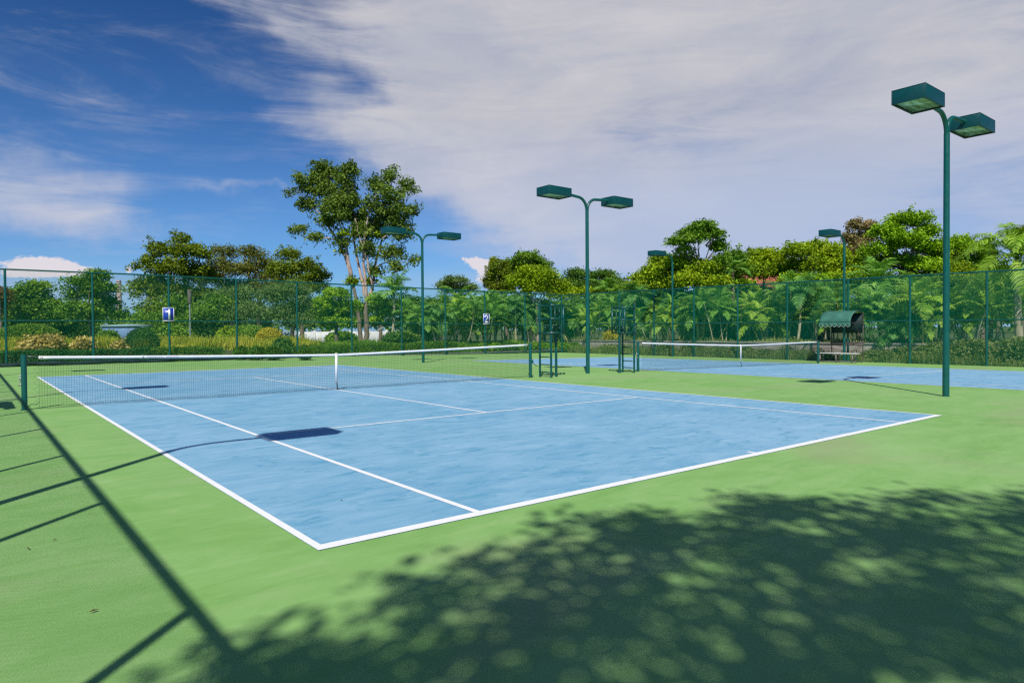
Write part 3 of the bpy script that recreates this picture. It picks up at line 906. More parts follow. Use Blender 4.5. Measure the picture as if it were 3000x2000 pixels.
def make_palm(kind, h, L, nf, mat, stems=1, seed=0, stemmat='stem', nl=20, wl=.52, r=.07, wid=.052, arch=1.3, spread=.5, elo=-.25):
    rs = np.random.default_rng(seed)
    root = empty('palm' if stems == 1 else 'clump_palm')
    mt = MB(); mb = MB()
    for s in range(stems):
        a = rs.uniform(0, 2*math.pi); q = rs.uniform(.05, spread) if stems > 1 else 0
        hh = h*(rs.uniform(.55, 1.05) if stems > 1 else 1)
        lean = rs.normal(size=2)*.05*hh
        b = np.array([math.cos(a)*q, math.sin(a)*q, -.05])
        top = b+np.array([math.cos(a)*q*.9+lean[0], math.sin(a)*q*.9+lean[1], hh])
        t = np.linspace(0, 1, 7)[:, None]
        pts = b*(1-t)+top*t+np.array([lean[0], lean[1], 0])*(t*(1-t))*1.5
        mt.tube(pts, [r*1.25, r*1.05, r, r*.95, r*.9, r*.9, r*.6], 8)
        n = nf if stems == 1 else max(6, int(nf*rs.uniform(.7, 1.2)))
        for k in range(n):
            fr = k/n
            el = R(82)*(1-fr)+elo*fr+rs.normal()*.1
            frond(mb, top, k*2.4+rs.normal()*.2, el, L*rs.uniform(.8, 1.1)*(1-.15*(1-fr)), nl, wl, wid, arch*rs.uniform(.85, 1.2), rs)
    mb.build('fronds', M[mat], root)
    mt.build('stem', M[stemmat], root, smooth=True)
    return root


def place_palm(proto, used, u, d, hscale, label, group, rz=None, zoff=0.0, cat='palm'):
    d1 = fence_depth(u)+max(0, d-42)*1.0+.3; hscale = hscale*(.35+.65*d1/d)
    p = at(u, 965, d1); x, y = p[0], p[1]
    rz = rng.uniform(0, 6.28) if rz is None else rz
    if proto in used: o = copy_tree(proto)
    else: o = proto; used.append(proto)
    o.location = (x, y, terrain(x, y)+zoff); o.rotation_euler.z = rz; o.scale = (hscale*HS,)*3
    return tag(o, label, cat, group)


# ------------------------------------------------------------------ trees beyond the far fence (left half)
G1 = 'trees beyond the far fence'
tree('garden_tree', 'rusty green tree cut by the left picture edge beyond the fence', 47, [(-5, 905, 28, 40), (5, 870, 18, 30)], 'leaf_red', 1500, .22, group=G1)
tree('garden_tree', 'rounded dark green tree beyond the first bay of the left fence', 50,
     [(75, 880, 42, 38), (130, 905, 50, 42), (60, 930, 42, 35), (108, 850, 34, 26), (155, 935, 40, 35), (100, 925, 50, 40)], 'leaf_mid', 9000, .24, group=G1)
tree('garden_tree', 'loose layered green tree left of the chimney, its top crossing the rail', 45,
     [(275, 812, 32, 22), (228, 832, 26, 16), (308, 850, 30, 24), (250, 872, 45, 26), (318, 895, 34, 22), (235, 915, 55, 26), (200, 855, 20, 9), (300, 925, 58, 24), (262, 840, 30, 22)],
     'leaf_mid', 8500, .22, up=.9, clump=.36, group=G1)
tree('broad_tree', 'big dark olive tree with knobbly outline above the number 1 sign', 60,
     [(530, 718, 34, 26), (478, 745, 45, 32), (560, 748, 50, 38), (430, 782, 42, 26), (505, 800, 75, 45), (445, 840, 55, 36), (585, 815, 50, 42), (425, 865, 40, 28), (515, 870, 70, 45), (595, 880, 50, 42), (470, 910, 60, 30), (550, 925, 60, 30)],
     'leaf_olive', 17000, .27, tr=.3, per=20, clump=.40, shoots=16, group=G1)
tree('garden_tree', 'low bushy green tree under the big olive tree, behind grey lamp post', 52,
     [(520, 900, 45, 30), (480, 940, 45, 25), (600, 930, 50, 30), (640, 900, 35, 30), (560, 945, 40, 22)], 'leaf_mid', 6000, .22, group=G1)
tree('airy_tree', 'airy olive brown tree right of the big olive tree', 66,
     [(655, 748, 36, 26), (640, 790, 40, 30), (690, 800, 40, 30), (620, 830, 45, 30), (690, 850, 40, 30)], 'leaf_brown', 6500, .23, tr=.22, clump=.5, bark='bark_dark', group=G1)
tree('airy_tree', 'airy brownish tree with domed top, second right of the olive tree', 67,
     [(738, 745, 32, 28), (760, 780, 42, 30), (725, 800, 40, 30), (785, 820, 45, 28), (740, 850, 50, 30), (800, 850, 40, 25)], 'leaf_brown', 7500, .23, tr=.22, clump=.5, bark='bark_dark', group=G1)
tree('garden_tree', 'olive tree with ragged top just left of the tallest tree', 64,
     [(850, 752, 38, 24), (895, 790, 45, 30), (830, 800, 45, 30), (930, 815, 40, 28), (865, 840, 60, 32), (940, 850, 30, 20)], 'leaf_olive', 9000, .24, tr=.22, shoots=6, group=G1)
tree('willow_tree', 'hazy grey green tree behind fence bays right of the grey lamp post', 57,
     [(650, 890, 40, 36), (700, 880, 50, 40), (660, 935, 45, 28), (730, 925, 50, 32)], 'leaf_grey', 8000, .2, tr=.2, clump=.5, bark='bark_dark', group=G1)
tree('willow_tree', 'hazy grey green tree left of the bright round tree', 57,
     [(800, 880, 50, 40), (860, 870, 50, 40), (900, 905, 45, 36), (830, 925, 50, 28), (890, 945, 40, 20)], 'leaf_grey', 8500, .2, tr=.2, clump=.5, bark='bark_dark', group=G1)
tree('round_tree', 'bright lime green round tree at the foot of the tallest tree', 48,
     [(985, 868, 42, 24), (955, 900, 38, 26), (1012, 905, 38, 28), (985, 935, 48, 24), (965, 955, 32, 14), (1010, 950, 30, 16)], 'leaf_bright', 9500, .2, clump=.26, per=22, up=.8, group=G1)
tree('garden_tree', 'small bright green tree right of the tallest tree trunks', 50,
     [(1105, 885, 22, 24), (1130, 915, 24, 26), (1108, 940, 20, 18)], 'leaf_bright', 2600, .2, clump=.28, group=G1)

# the tallest tree: two trunks, pale limbs, open clumped crown
def tall_tree():
    d = 57.0; rs = np.random.default_rng(55)
    L = [(941, 494, 30, 20), (968, 516, 50, 34), (1030, 516, 36, 38), (872, 534, 24, 22), (852, 569, 20, 10), (950, 566, 46, 32), (1012, 574, 52, 34), (898, 608, 32, 24),
         (975, 625, 52, 32), (1102, 553, 32, 26), (1148, 522, 28, 28), (1195, 555, 32, 24), (1146, 585, 50, 30), (1100, 618, 52, 34), (1173, 625, 42, 30), (1040, 654, 50, 32),
         (876, 678, 38, 13), (930, 702, 40, 15), (1093, 690, 55, 36), (1182, 690, 42, 32), (1079, 743, 46, 32), (1146, 750, 52, 28), (1212, 765, 26, 9), (1160, 790, 34, 18), (1003, 715, 30, 20), (1100, 800, 34, 18), (1215, 620, 18, 16), (1000, 540, 30, 30), (985, 595, 46, 34), (930, 535, 40, 34), (1000, 640, 50, 30), (1060, 690, 46, 34), (1120, 570, 44, 34), (1125, 650, 50, 34), (1030, 600, 40, 30), (960, 660, 40, 26), (1165, 660, 40, 30), (905, 560, 34, 26)]
    b = at(1062, 960, d); O = np.array([b[0], b[1], -.05])
    root = empty('tall_tree', tuple(O), label='tallest tree, open clumped crown, pale limbs and two trunks beyond the fence', cat='tree', group=G1)
    lob = [(c-O, r) for c, r in pix_lobes(d, L, rs=rs)]
    mb = MB(); lobes_leaves(mb, [(c, r*np.array([.86, .86, 1.25])) for c, r in lob], 38000, .225, clump=.40, per=36, rs=rs, hollow=.25, up=.3, droop=.6, flat=1.1)
    mb.build('crown', M['leaf_tall'], root)
    mb = MB(); lobes_leaves(mb, [(c-O, r) for c, r in pix_lobes(d, [(1010, 690, 26, 14), (1085, 830, 24, 16), (1120, 690, 20, 12), (1030, 830, 20, 20), (1005, 740, 12, 10)], rs=rs)], 1100, .26, clump=.3, rs=rs)
    mb.build('young_leaves', M['leaf_yellow'], root)
    T = lambda u, v, o=0: at(u, v, d+o)-O
    def poly(us, r0, r1, mb_, off=0):
        p = np.array([T(u, v, off*i/len(us)) for i, (u, v) in enumerate(us)])
        # smooth
        q = [p[0]]
        for i in range(len(p)-1):
            for t in (.33, .67, 1): q.append(p[i]*(1-t)+p[i+1]*t)
        q = np.array(q); q[1:-1] = (q[:-2]+q[1:-1]*2+q[2:])/4
        q += rs.normal(size=q.shape)*.03
        mb_.tube(q, np.linspace(r0, r1, len(q)), 9)
    t1 = MB(); poly([(1058, 1016), (1054, 960), (1047, 905), (1040, 860), (1030, 815)], .20, .12, t1, .5)
    t1.build('trunk', M['bark'], root, smooth=True)
    t2 = MB(); poly([(1071, 1016), (1074, 960), (1072, 915), (1075, 890)], .23, .17, t2)
    t2.build('trunk', M['bark'], root, smooth=True)
    for pts, r0, r1, off in (([(1030, 815), (1010, 745), (985, 700), (950, 640), (900, 590)], .16, .05, 1), ([(1032, 820), (1018, 740), (1000, 660), (960, 590)], .14, .04, -1),
                        ([(1075, 890), (1065, 840), (1050, 780), (1035, 700), (1030, 560)], .18, .04, 1), ([(1076, 888), (1068, 800), (1062, 740), (1075, 640), (1100, 570)], .15, .04, -1),
                        ([(1076, 885), (1090, 850), (1098, 780), (1120, 700), (1150, 560)], .17, .04, 1.5), ([(1092, 850), (1075, 760), (1055, 700), (1040, 640)], .10, .03, -1.5),
                        ([(985, 700), (950, 695), (915, 702), (875, 690)], .06, .02, 0), ([(1098, 780), (1140, 765), (1200, 768)], .06, .02, 0), ([(1120, 700), (1160, 660), (1185, 600)], .07, .02, 0)):
        mm = MB(); poly(pts, r0, r1, mm, off); mm.build('limb', M['bark_pale'], root, smooth=True)
    mt = MB()
    for c, r in lob:
        for k in range(2): limb(mt, c-np.array([0, 0, r[2]*1.3])+rs.normal(size=3)*.2, c+unit(rs.normal(size=3))*r*.7, .035, .01, .15, 4, rs, 4)
    tag(mt.build('twigs', M['bark_dark'], root, smooth=True), kind='stuff')
tall_tree()

tree('airy_tree', 'small far airy tree just right of the left twin floodlight', 92, [(1300, 840, 26, 12), (1335, 828, 40, 16), (1375, 845, 26, 12), (1340, 850, 45, 14)], 'leaf_grey', 4200, .3, clump=.5, bark='bark_dark', group=G1)
tree('conifer_tree', 'dark brownish conifer, left of the pair above the number 2 sign', 62, [(1448, 775, 10, 22), (1448, 805, 20, 30), (1436, 835, 22, 30), (1460, 845, 26, 30)], 'leaf_olive', 4800, .2, clump=.28, group=G1, shoots=5, tr=.14)
tree('conifer_tree', 'dark brownish conifer, right of the pair above the number 2 sign', 63, [(1476, 785, 11, 24), (1478, 815, 20, 30), (1484, 850, 26, 30)], 'leaf_olive', 4800, .2, clump=.28, group=G1, shoots=5, tr=.14)
tree('broad_tree', 'dark rounded tree behind the yellow green one above number 2', 68, [(1545, 765, 40, 24), (1515, 795, 40, 30), (1580, 790, 38, 28), (1550, 820, 60, 30)], 'leaf_mid', 8000, .26, group=G1, shoots=6)
tree('garden_tree', 'yellow green spreading tree between number 2 sign and nearer umpire chair', 54,
     [(1552, 802, 40, 20), (1595, 820, 42, 24), (1520, 830, 34, 20), (1632, 845, 34, 18), (1570, 850, 50, 22)], 'leaf_yellow', 7000, .24, up=.8, bark='bark_pale', group=G1)
tree('garden_tree', 'dark tree just left of the middle floodlight pole', 66, [(1690, 812, 30, 22), (1672, 840, 40, 26), (1705, 855, 36, 26)], 'leaf_dark', 4800, .25, group=G1)
tree('garden_tree', 'dark tree just right of the middle floodlight pole', 67, [(1760, 815, 45, 22), (1740, 845, 45, 26), (1800, 835, 30, 24), (1825, 858, 26, 18)], 'leaf_dark', 6500, .25, group=G1)
tree('garden_tree', 'yellow green low tree left of the farthest single floodlight', 60, [(1882, 822, 30, 20), (1855, 850, 34, 20), (1900, 850, 30, 24)], 'leaf_yellow', 4200, .24, group=G1)

G2 = 'trees behind the right fence'
tree('garden_tree', 'yellow tinged bushy tree crossed by the far single floodlight pole', 53, [(1940, 772, 36, 24), (1925, 805, 40, 30), (1968, 800, 36, 30), (1945, 840, 50, 30)], 'leaf_yellow', 8000, .25, group=G2)
tree('umbrella_tree', 'flat topped umbrella shaped tree on a slim bare trunk', 50,
     [(2020, 688, 38, 16), (2058, 668, 38, 16), (2092, 690, 30, 18), (1988, 712, 30, 14), (2108, 728, 24, 22), (2005, 735, 26, 12), (2114, 770, 18, 24), (2045, 700, 40, 14)],
     'leaf_mid', 6500, .24, trunk=2038, tr=.15, up=.8, clump=.3, bark='bark', group=G2)
tree('garden_tree', 'yellow green tree under the umbrella shaped tree', 51, [(2000, 775, 40, 26), (2060, 790, 40, 24), (2020, 830, 55, 30), (2085, 830, 40, 26)], 'leaf_yellow', 8500, .24, group=G2)
tree('garden_tree', 'dark green tree left of the red tiled roof', 56, [(2110, 790, 36, 24), (2090, 825, 40, 26), (2130, 840, 26, 18)], 'leaf_dark', 4500, .24, group=G2)
tree('garden_tree', 'yellow green tree directly above the red tiled roof', 55, [(2225, 755, 40, 22), (2265, 765, 40, 24), (2200, 790, 34, 22), (2255, 800, 40, 24)], 'leaf_yellow', 7500, .24, group=G2, shoots=5)
tree('garden_tree', 'wide yellow green tree between red roof and single floodlight head', 53,
     [(2335, 745, 42, 26), (2390, 738, 42, 26), (2440, 750, 40, 28), (2330, 790, 46, 28), (2395, 785, 55, 30), (2450, 800, 40, 26)], 'leaf_yellow', 12500, .24, group=G2, shoots=8)
tree('garden_tree', 'pinkish tan leaved tree beside the head of the canopy floodlight', 58, [(2503, 668, 16, 26), (2546, 668, 15, 24), (2485, 705, 20, 22), (2530, 705, 34, 26), (2510, 745, 36, 34)], 'leaf_tan', 6500, .22, clump=.3, group=G2)
tree('broad_tree', 'largest dense green domed tree left of the nearest floodlight pole', 49,
     [(2640, 655, 42, 26), (2690, 650, 36, 22), (2600, 690, 42, 28), (2710, 685, 36, 26), (2655, 715, 58, 34), (2570, 745, 45, 30), (2725, 735, 45, 30), (2625, 775, 70, 30), (2700, 785, 60, 26)],
     'leaf_bright', 19000, .24, clump=.34, per=20, up=.8, tr=.25, group=G2, shoots=8)
tree('broad_tree', 'yellow green domed tree just right of the nearest floodlight pole', 54, [(2800, 725, 40, 26), (2845, 735, 36, 24), (2780, 770, 48, 28), (2850, 775, 40, 26)], 'leaf_bright', 8500, .24, up=.8, group=G2, shoots=6)
tree('conifer_tree', 'small pointed conifer standing alone against the sky at right', 60, [(2898, 706, 7, 12), (2898, 726, 12, 12), (2898, 745, 17, 12), (2898, 768, 22, 16)], 'leaf_mid', 2600, .2, clump=.2, group=G2)
tree('garden_tree', 'olive tree top at the right picture edge above the big palm', 57, [(2992, 690, 26, 22), (2985, 722, 24, 20), (3010, 740, 30, 30)], 'leaf_olive', 3500, .24, group=G2)
# dense understorey behind the palms
tree('garden_tree', 'dark green bushy mass behind the palms around the number 2 sign', 58, [(1200, 900, 50, 28), (1270, 905, 50, 30), (1340, 905, 50, 30), (1250, 945, 80, 28), (1360, 945, 70, 28)], 'leaf_dark', 9500, .26, group=G1)
tree('garden_tree', 'dark green bushy mass behind the palms at the nearer umpire chair', 58, [(1430, 905, 50, 30), (1500, 900, 50, 30), (1570, 905, 50, 30), (1640, 910, 50, 30), (1470, 945, 80, 28), (1600, 945, 80, 28)], 'leaf_dark', 11000, .26, group=G1)
tree('garden_tree', 'dark green bushy mass behind the palms at the farther umpire chair', 58, [(1710, 905, 50, 28), (1780, 900, 50, 30), (1850, 900, 50, 30), (1920, 900, 50, 34), (1750, 945, 80, 28), (1880, 945, 80, 28)], 'leaf_dark', 11000, .26, group=G1)
tree('garden_tree', 'dark green bushy mass behind the palms left of the grey wall panel', 52, [(1990, 885, 50, 34), (2060, 885, 50, 34), (2130, 890, 50, 30), (2030, 935, 70, 30), (2120, 930, 70, 26)], 'leaf_dark', 10000, .25, group=G2)
tree('garden_tree', 'dark green bushy mass behind the canopy shelter', 51, [(2330, 870, 55, 40), (2410, 865, 55, 40), (2490, 860, 55, 40), (2380, 925, 70, 34), (2480, 925, 70, 34)], 'leaf_dark', 12000, .25, group=G2)
tree('garden_tree', 'dark green bushy mass behind the nearest floodlight pole', 49, [(2570, 850, 55, 40), (2650, 850, 60, 40), (2730, 845, 60, 40), (2610, 920, 70, 40), (2710, 915, 70, 40)], 'leaf_mid', 13000, .25, group=G2)
tree('garden_tree', 'dark green bushy mass behind the fence at the right edge', 48, [(2800, 850, 60, 40), (2880, 855, 60, 45), (2960, 850, 60, 45), (2830, 925, 70, 40), (2930, 925, 80, 40)], 'leaf_dark', 13000, .25, group=G2)

# ------------------------------------------------------------------ palms
used = []; HS = 1.04
pa = make_palm('a', 2.8, 1.75, 20, 'palm', 1, 11, 'stem', r=.07)
pb = make_palm('b', 2.3, 1.6, 14, 'palm', 6, 12, 'stem_y', r=.035, spread=.8, nl=26, wl=.40, wid=.042)
pc = make_palm('c', 2.1, 1.6, 13, 'palm_y', 7, 13, 'stem_y', r=.035, spread=.9, arch=1.5, nl=26, wl=.40, wid=.042)
pd = make_palm('d', 3.2, 1.8, 22, 'palm_d', 1, 14, 'stem', r=.08, arch=1.6)
pe = make_palm('e', 1.5, 1.9, 14, 'palm_d', 5, 15, 'stem', r=.05, spread=.6, arch=1.7)
GP = 'palms in the dense row behind the fences'
pf = make_palm('f', 2.9, 1.5, 16, 'palm', 3, 41, 'stem', r=.035, spread=.9, nl=22, wl=.36, wid=.05, arch=1.0)
pg = make_palm('h', 2.2, 1.6, 9, 'palm_y', 7, 42, 'stem', r=.03, spread=1.0, nl=24, wl=.32, wid=.045, arch=1.1)
ph = make_palm('i', 3.3, 1.6, 16, 'palm_d', 2, 43, 'bark_pale', r=.05, spread=.5, nl=20, wl=.5, wid=.05, arch=1.9)
VAR = {pb: [pb, pf, pb], pc: [pg, pc], pd: [ph, pd], pe: [pe, pf], pa: [pa, ph]}
vc = {}
row = [  # u, depth, proto, scale, label
 (1143, 46, pa, 1.25, 'slim palm on a leaning yellow green trunk, right of the tallest tree'),
 (1205, 47, pe, 1.15, 'dark spreading palm left of the left twin floodlight pole'),
 (1228, 43, pb, .95, 'feathery palm directly behind the left twin floodlight pole'),
 (1262, 46, pd, 1.0, 'dark palm just right of the left twin floodlight pole'),
 (1292, 42, pa, .95, 'palm with yellow trunk left of the fence post before number 2'),
 (1318, 46, pc, 1.15, 'yellow green clump palm on the post left of number 2'),
 (1350, 43, pb, 1.0, 'green clump palm one step left of the number 2 sign'),
 (1378, 47, pc, 1.25, 'tall yellow green clump palm left above the number 2 sign'),
 (1408, 43, pe, .95, 'low dark palm under the number 2 sign'),
 (1425, 48, pb, 1.3, 'feathery clump palm behind the number 2 sign'),
 (1455, 44, pa, 1.0, 'single palm one step right of the number 2 sign'),
 (1478, 48, pc, 1.3, 'yellow green clump palm two steps right of the number 2 sign'),
 (1512, 43, pd, .9, 'palm with pale bare trunk left of the post before the nearer umpire chair'),
 (1538, 47, pb, 1.25, 'clump palm at the post left of the nearer umpire chair'),
 (1566, 43, pa, 1.0, 'pale trunked palm touching the left of the nearer umpire chair'),
 (1600, 48, pe, 1.35, 'dark palm seen through the nearer umpire chair'),
 (1628, 44, pb, .95, 'green clump palm seen through the seat of the nearer umpire chair'),
 (1662, 46, pc, 1.05, 'light green clump palm right of the nearer umpire chair'),
 (1690, 43, pb, .9, 'feathery palm between nearer umpire chair and middle floodlight'),
 (1718, 48, pd, 1.05, 'dark palm behind the middle floodlight pole'),
 (1746, 43, pc, .95, 'yellow green palm just right of the middle floodlight pole'),
 (1770, 47, pa, 1.2, 'white stemmed palm left of the farther umpire chair'),
 (1800, 44, pb, 1.05, 'clump palm touching the farther umpire chair'),
 (1832, 48, pe, 1.3, 'dark palm seen through the farther umpire chair'),
 (1866, 44, pd, .95, 'palm just right of the farther umpire chair'),
 (1898, 48, pe, 1.55, 'largest dark drooping palm right of the farther umpire chair'),
 (1930, 43, pb, 1.0, 'clump palm left of the far single floodlight pole'),
 (1985, 42, pc, .95, 'bright palm just right of the far single floodlight pole'),
 (2012, 46, pd, 1.1, 'dark palm left of the post in the left half of the farther net'),
 (2050, 42, pb, 1.05, 'clump palm just right of the post left of the red roof'),
 (2092, 46, pa, 1.15, 'palm with thin white stem below the red roof, left side'),
 (2128, 42, pe, .95, 'low dark palm left of the centre strap of the farther net'),
 (2170, 45, pc, 1.15, 'yellow green palm above the centre strap of the farther net'),
 (2262, 43, pc, 1.05, 'bright yellow green palm right of the white wall panel'),
 (2300, 46, pb, 1.25, 'clump palm at the post right of the red roof'),
 (2335, 42, pd, .95, 'thin stemmed palm between the red roof and the canopy shelter'),
 (2375, 45, pb, 1.15, 'clump palm just left of the canopy shelter'),
 (2440, 44, pc, 1.1, 'light green palm rising above the canopy shelter'),
 (2545, 42, pb, 1.0, 'clump palm right of the canopy shelter'),
 (2587, 44, pa, 1.35, 'tall palm with broad pale fronds midway between shelter and next post'),
 (2630, 42, pe, 1.0, 'low dark palm left of the post before the nearest floodlight'),
 (2668, 45, pb, 1.25, 'clump palm behind the post left of the nearest floodlight'),
 (2722, 42, pc, 1.15, 'golden green palm left of the nearest floodlight pole'),
 (2765, 45, pd, 1.15, 'dark palm behind the nearest floodlight pole'),
 (2810, 42, pc, 1.1, 'bright palm just right of the nearest floodlight pole'),
 (2855, 44, pb, 1.15, 'clump palm left of the last fence post at right'),
 (2965, 46, pe, 1.35, 'dark palm low behind the fence at the right edge'),
]
for u, d, pr, s, lb in row:
    vc[pr] = vc.get(pr, -1)+1; pr = VAR[pr][vc[pr] % len(VAR[pr])]; s = s*rng.uniform(.9, 1.12)
    place_palm(pr, used, u, d, s, lb, GP)
# tall ones above the canopy line
tp = make_palm('t', 6.1, 1.7, 12, 'palm', 1, 21, 'bark', r=.10, wl=.5, arch=1.2) if False else make_palm('t', 5.2, 1.7, 12, 'palm', 1, 21, 'bark', r=.10, wl=.5, arch=1.2)
place_palm(tp, used, 2163, 49, 1.02, 'tall slim palm topping the trees between umbrella tree and red roof', GP)
# big drooping palm hanging over the fence at the right
bp = make_palm('g', 3.6, 3.2, 22, 'palm_y', 1, 31, 'stem', r=.14, nl=34, wl=.62, wid=.048, arch=2.1, elo=-.5)
place_palm(bp, used, 2990, 38, 1.28, 'big palm at the right edge with fronds drooping over the fence', GP, rz=.5)
bq = copy_tree(bp); p_ = at(2925, 965, 39.5)
bq.location = (p_[0], p_[1], .3); bq.rotation_euler.z = 2.2; bq.scale = (.92,)*3
tag(bq, 'drooping palm beside the last fence post, left of the right edge palm', 'palm', GP)

# ------------------------------------------------------------------ hedges, shrubs, beds
def blob_shrub(name, label, c, r, mat, n=2500, size=.09, cat='shrub', group=None, dense=True, clump=.10):
    SEED[0] += 1; rs = np.random.default_rng(SEED[0])
    root = empty(name, (c[0], c[1], terrain(c[0], c[1])), label=label, cat=cat, group=group)
    mb = MB(); rz = r[2]
    d = unit(rs.normal(size=(n, 3))); d[:, 2] = np.abs(d[:, 2])*np.where(rs.uniform(size=n) < .3, -.7, 1)
    p = d*np.array(r)*(rs.uniform(.86, 1.03, (n, 1)) if dense else rs.uniform(.35, 1.1, (n, 1)))+np.array([0, 0, rz*.92])
    p += rs.normal(size=p.shape)*clump*.4
    p[:, 2] = np.maximum(p[:, 2], .02)
    leaves(mb, p, size, up=.2, rs=rs)
    mb.build('foliage', M[mat], root)
    mt = MB()
    for k in range(6):
        limb(mt, (0, 0, -.03), (rs.uniform(-.6, .6)*r[0], rs.uniform(-.6, .6)*r[1], rz*1.1), .03, .01, .1, 5, rs)
    mt.build('stem', M['bark_dark'], root)
    return root


def hedge(label, a, b, w, h, mat, n, size=.10, rough=.03):
    SEED[0] += 1; rs = np.random.default_rng(SEED[0])
    a = np.array(a, float); b = np.array(b, float); L = np.linalg.norm(b-a); D = (b-a)/L; Nn = np.array((-D[1], D[0]))
    z0 = terrain(*a)
    root = empty('hedge', (a[0], a[1], z0), label=label, cat='hedge', group='clipped hedges behind the far fence')
    # shell of leaves over front, top, back and ends
    area = np.array([L*h, L*w, L*h]); k = rs.choice(3, n, p=area/area.sum())
    s = rs.uniform(0, L, n); t = rs.uniform(0, 1, n)
    off = np.where(k == 0, -w/2, np.where(k == 2, w/2, (t-.5)*w)); z = np.where(k == 1, h, t*h)
    hh = .04*np.sin(s*1.3)+.03*np.sin(s*3.1+1)
    z = z*(1+hh); off += rs.normal(size=n)*rough; z += rs.normal(size=n)*rough; s = s+rs.normal(size=n)*rough
    p = np.stack([D[0]*s+Nn[0]*off, D[1]*s+Nn[1]*off, np.maximum(z, .02)], 1)
    mb = MB(); leaves(mb, p, size, up=.25, rs=rs); mb.build('foliage', M[mat], root)
    mt = MB()
    for q in np.arange(.15, L, .4):
        mt.tube([(D[0]*q, D[1]*q, -.03), (D[0]*q+rs.normal()*.04, D[1]*q+rs.normal()*.04, h*.9)], .018, 5)
    for q in np.arange(.1, L, .2):
        for g in range(2):
            mt.tube([(D[0]*q, D[1]*q, h*.3), (D[0]*(q+rs.normal()*.2)+Nn[0]*rs.uniform(-.4, .4)*w, D[1]*(q+rs.normal()*.2)+Nn[1]*rs.uniform(-.4, .4)*w, h*rs.uniform(.6, .95))], .008, 4)
    mt.build('stems', M['bark_dark'], root)
    return root


hedge('long dark clipped hedge behind the left end of the far fence', (-5, 34.15), (5.4, 34.15), .7, .70, 'leaf_hedge', 26000, .085)
hedge('lighter clipped hedge below the number 1 sign', (5.5, 34.2), (9.0, 34.2), .7, .66, 'leaf_hedge_l', 9000, .09, .05)
hedge('lighter clipped hedge at the foot of the tallest tree', (11.6, 34.3), (16.6, 34.3), .7, .62, 'leaf_hedge_l', 11000, .09, .05)
hedge('clipped hedge left of the number 2 sign', (16.7, 34.2), (24.2, 34.2), .7, .72, 'leaf_hedge_l', 16000, .09, .05)
p = at(417, 985, 35.6); blob_shrub('ball_shrub', 'large dark green shrub clipped to a ball, left of the number 1 sign', p, (.80, .80, .80), 'leaf_hedge', 9000, .07, group='clipped shrubs')
for i, (u, rr, lb) in enumerate([(708, .42, 'small clipped shrub right of the third left fence post, leftmost of three'), (752, .46, 'middle small clipped shrub of the three behind the net'), (800, .42, 'rightmost small clipped shrub of the three, below the golden bush'), (893, .38, 'small clipped shrub by the fourth fence post from the left')]):
    p = at(u, 1000, 36.2-.3*i); blob_shrub('ball_shrub', lb, p, (rr, rr, .40), 'leaf_hedge', 3500, .07, group='clipped shrubs')
p = at(85, 990, 44); blob_shrub('round_bush', 'big domed green bush behind the leftmost fence bay', p, (1.7, 1.5, .85), 'leaf_hedge_l', 11000, .12, dense=True)
for u, d, r, lb in [(100, 33.6, (.68, .5, .46), 'cream yellow croton bush, leftmost of the pale ones by the fence'), (150, 33.9, (.60, .5, .50), 'cream yellow croton bush right of the leftmost one'), (245, 34.4, (.50, .4, .42), 'cream yellow croton bush left of the second fence post'), (354, 35.0, (.50, .4, .44), 'cream yellow croton bush touching the clipped ball shrub')]:
    p = at(u, 1000, d); blob_shrub('croton_bush', lb, p, r, 'leaf_cream', 1500, .17, group='cream yellow croton bushes', dense=False, clump=.2)
p = at(788, 985, 43); blob_shrub('golden_bush', 'bright golden yellow bush right of the third fence post', p, (.80, .6, .66), 'leaf_gold', 3200, .12)
p = at(830, 1000, 39); blob_shrub('dark_bush', 'dark green leafy bush right of the golden bush', p, (.55, .5, .62), 'leaf_dark', 2200, .16, dense=False)
p = at(735, 985, 50); blob_shrub('green_bush', 'mid green bush left of the golden bush', p, (1.2, .9, .80), 'leaf_mid', 4200, .16, dense=False)
p = at(1790, 1005, fence_depth(1790, .9, 3.5)+.5); blob_shrub('yellow_bush', 'bright yellow green bush left of the farther umpire chair', p, (.62, .6, .50), 'leaf_gold', 2400, .13, dense=False)
for u, d, r, m_, lb in [(1585, 42, (.9, .7, .45), 'leaf_bright', 'bright green bush at the foot of the nearer umpire chair'), (1640, 42, (.9, .7, .42), 'leaf_bright', 'bright green bush right of the nearer umpire chair'), (1690, 42, (.6, .6, .40), 'leaf_mid', 'green bush left of the middle floodlight foot'),
                    (1490, 40, (.9, .6, .40), 'leaf_mid', 'low green bush right of the number 2 sign'), (1440, 40, (.8, .6, .40), 'leaf_bright', 'low bright bush below the number 2 sign')]:
    p = at(u, 1010, fence_depth(u, 1.0)+.2); blob_shrub('garden_bush', lb, p, r, m_, 2600, .15, dense=False, group='low bushes at the foot of the palms')


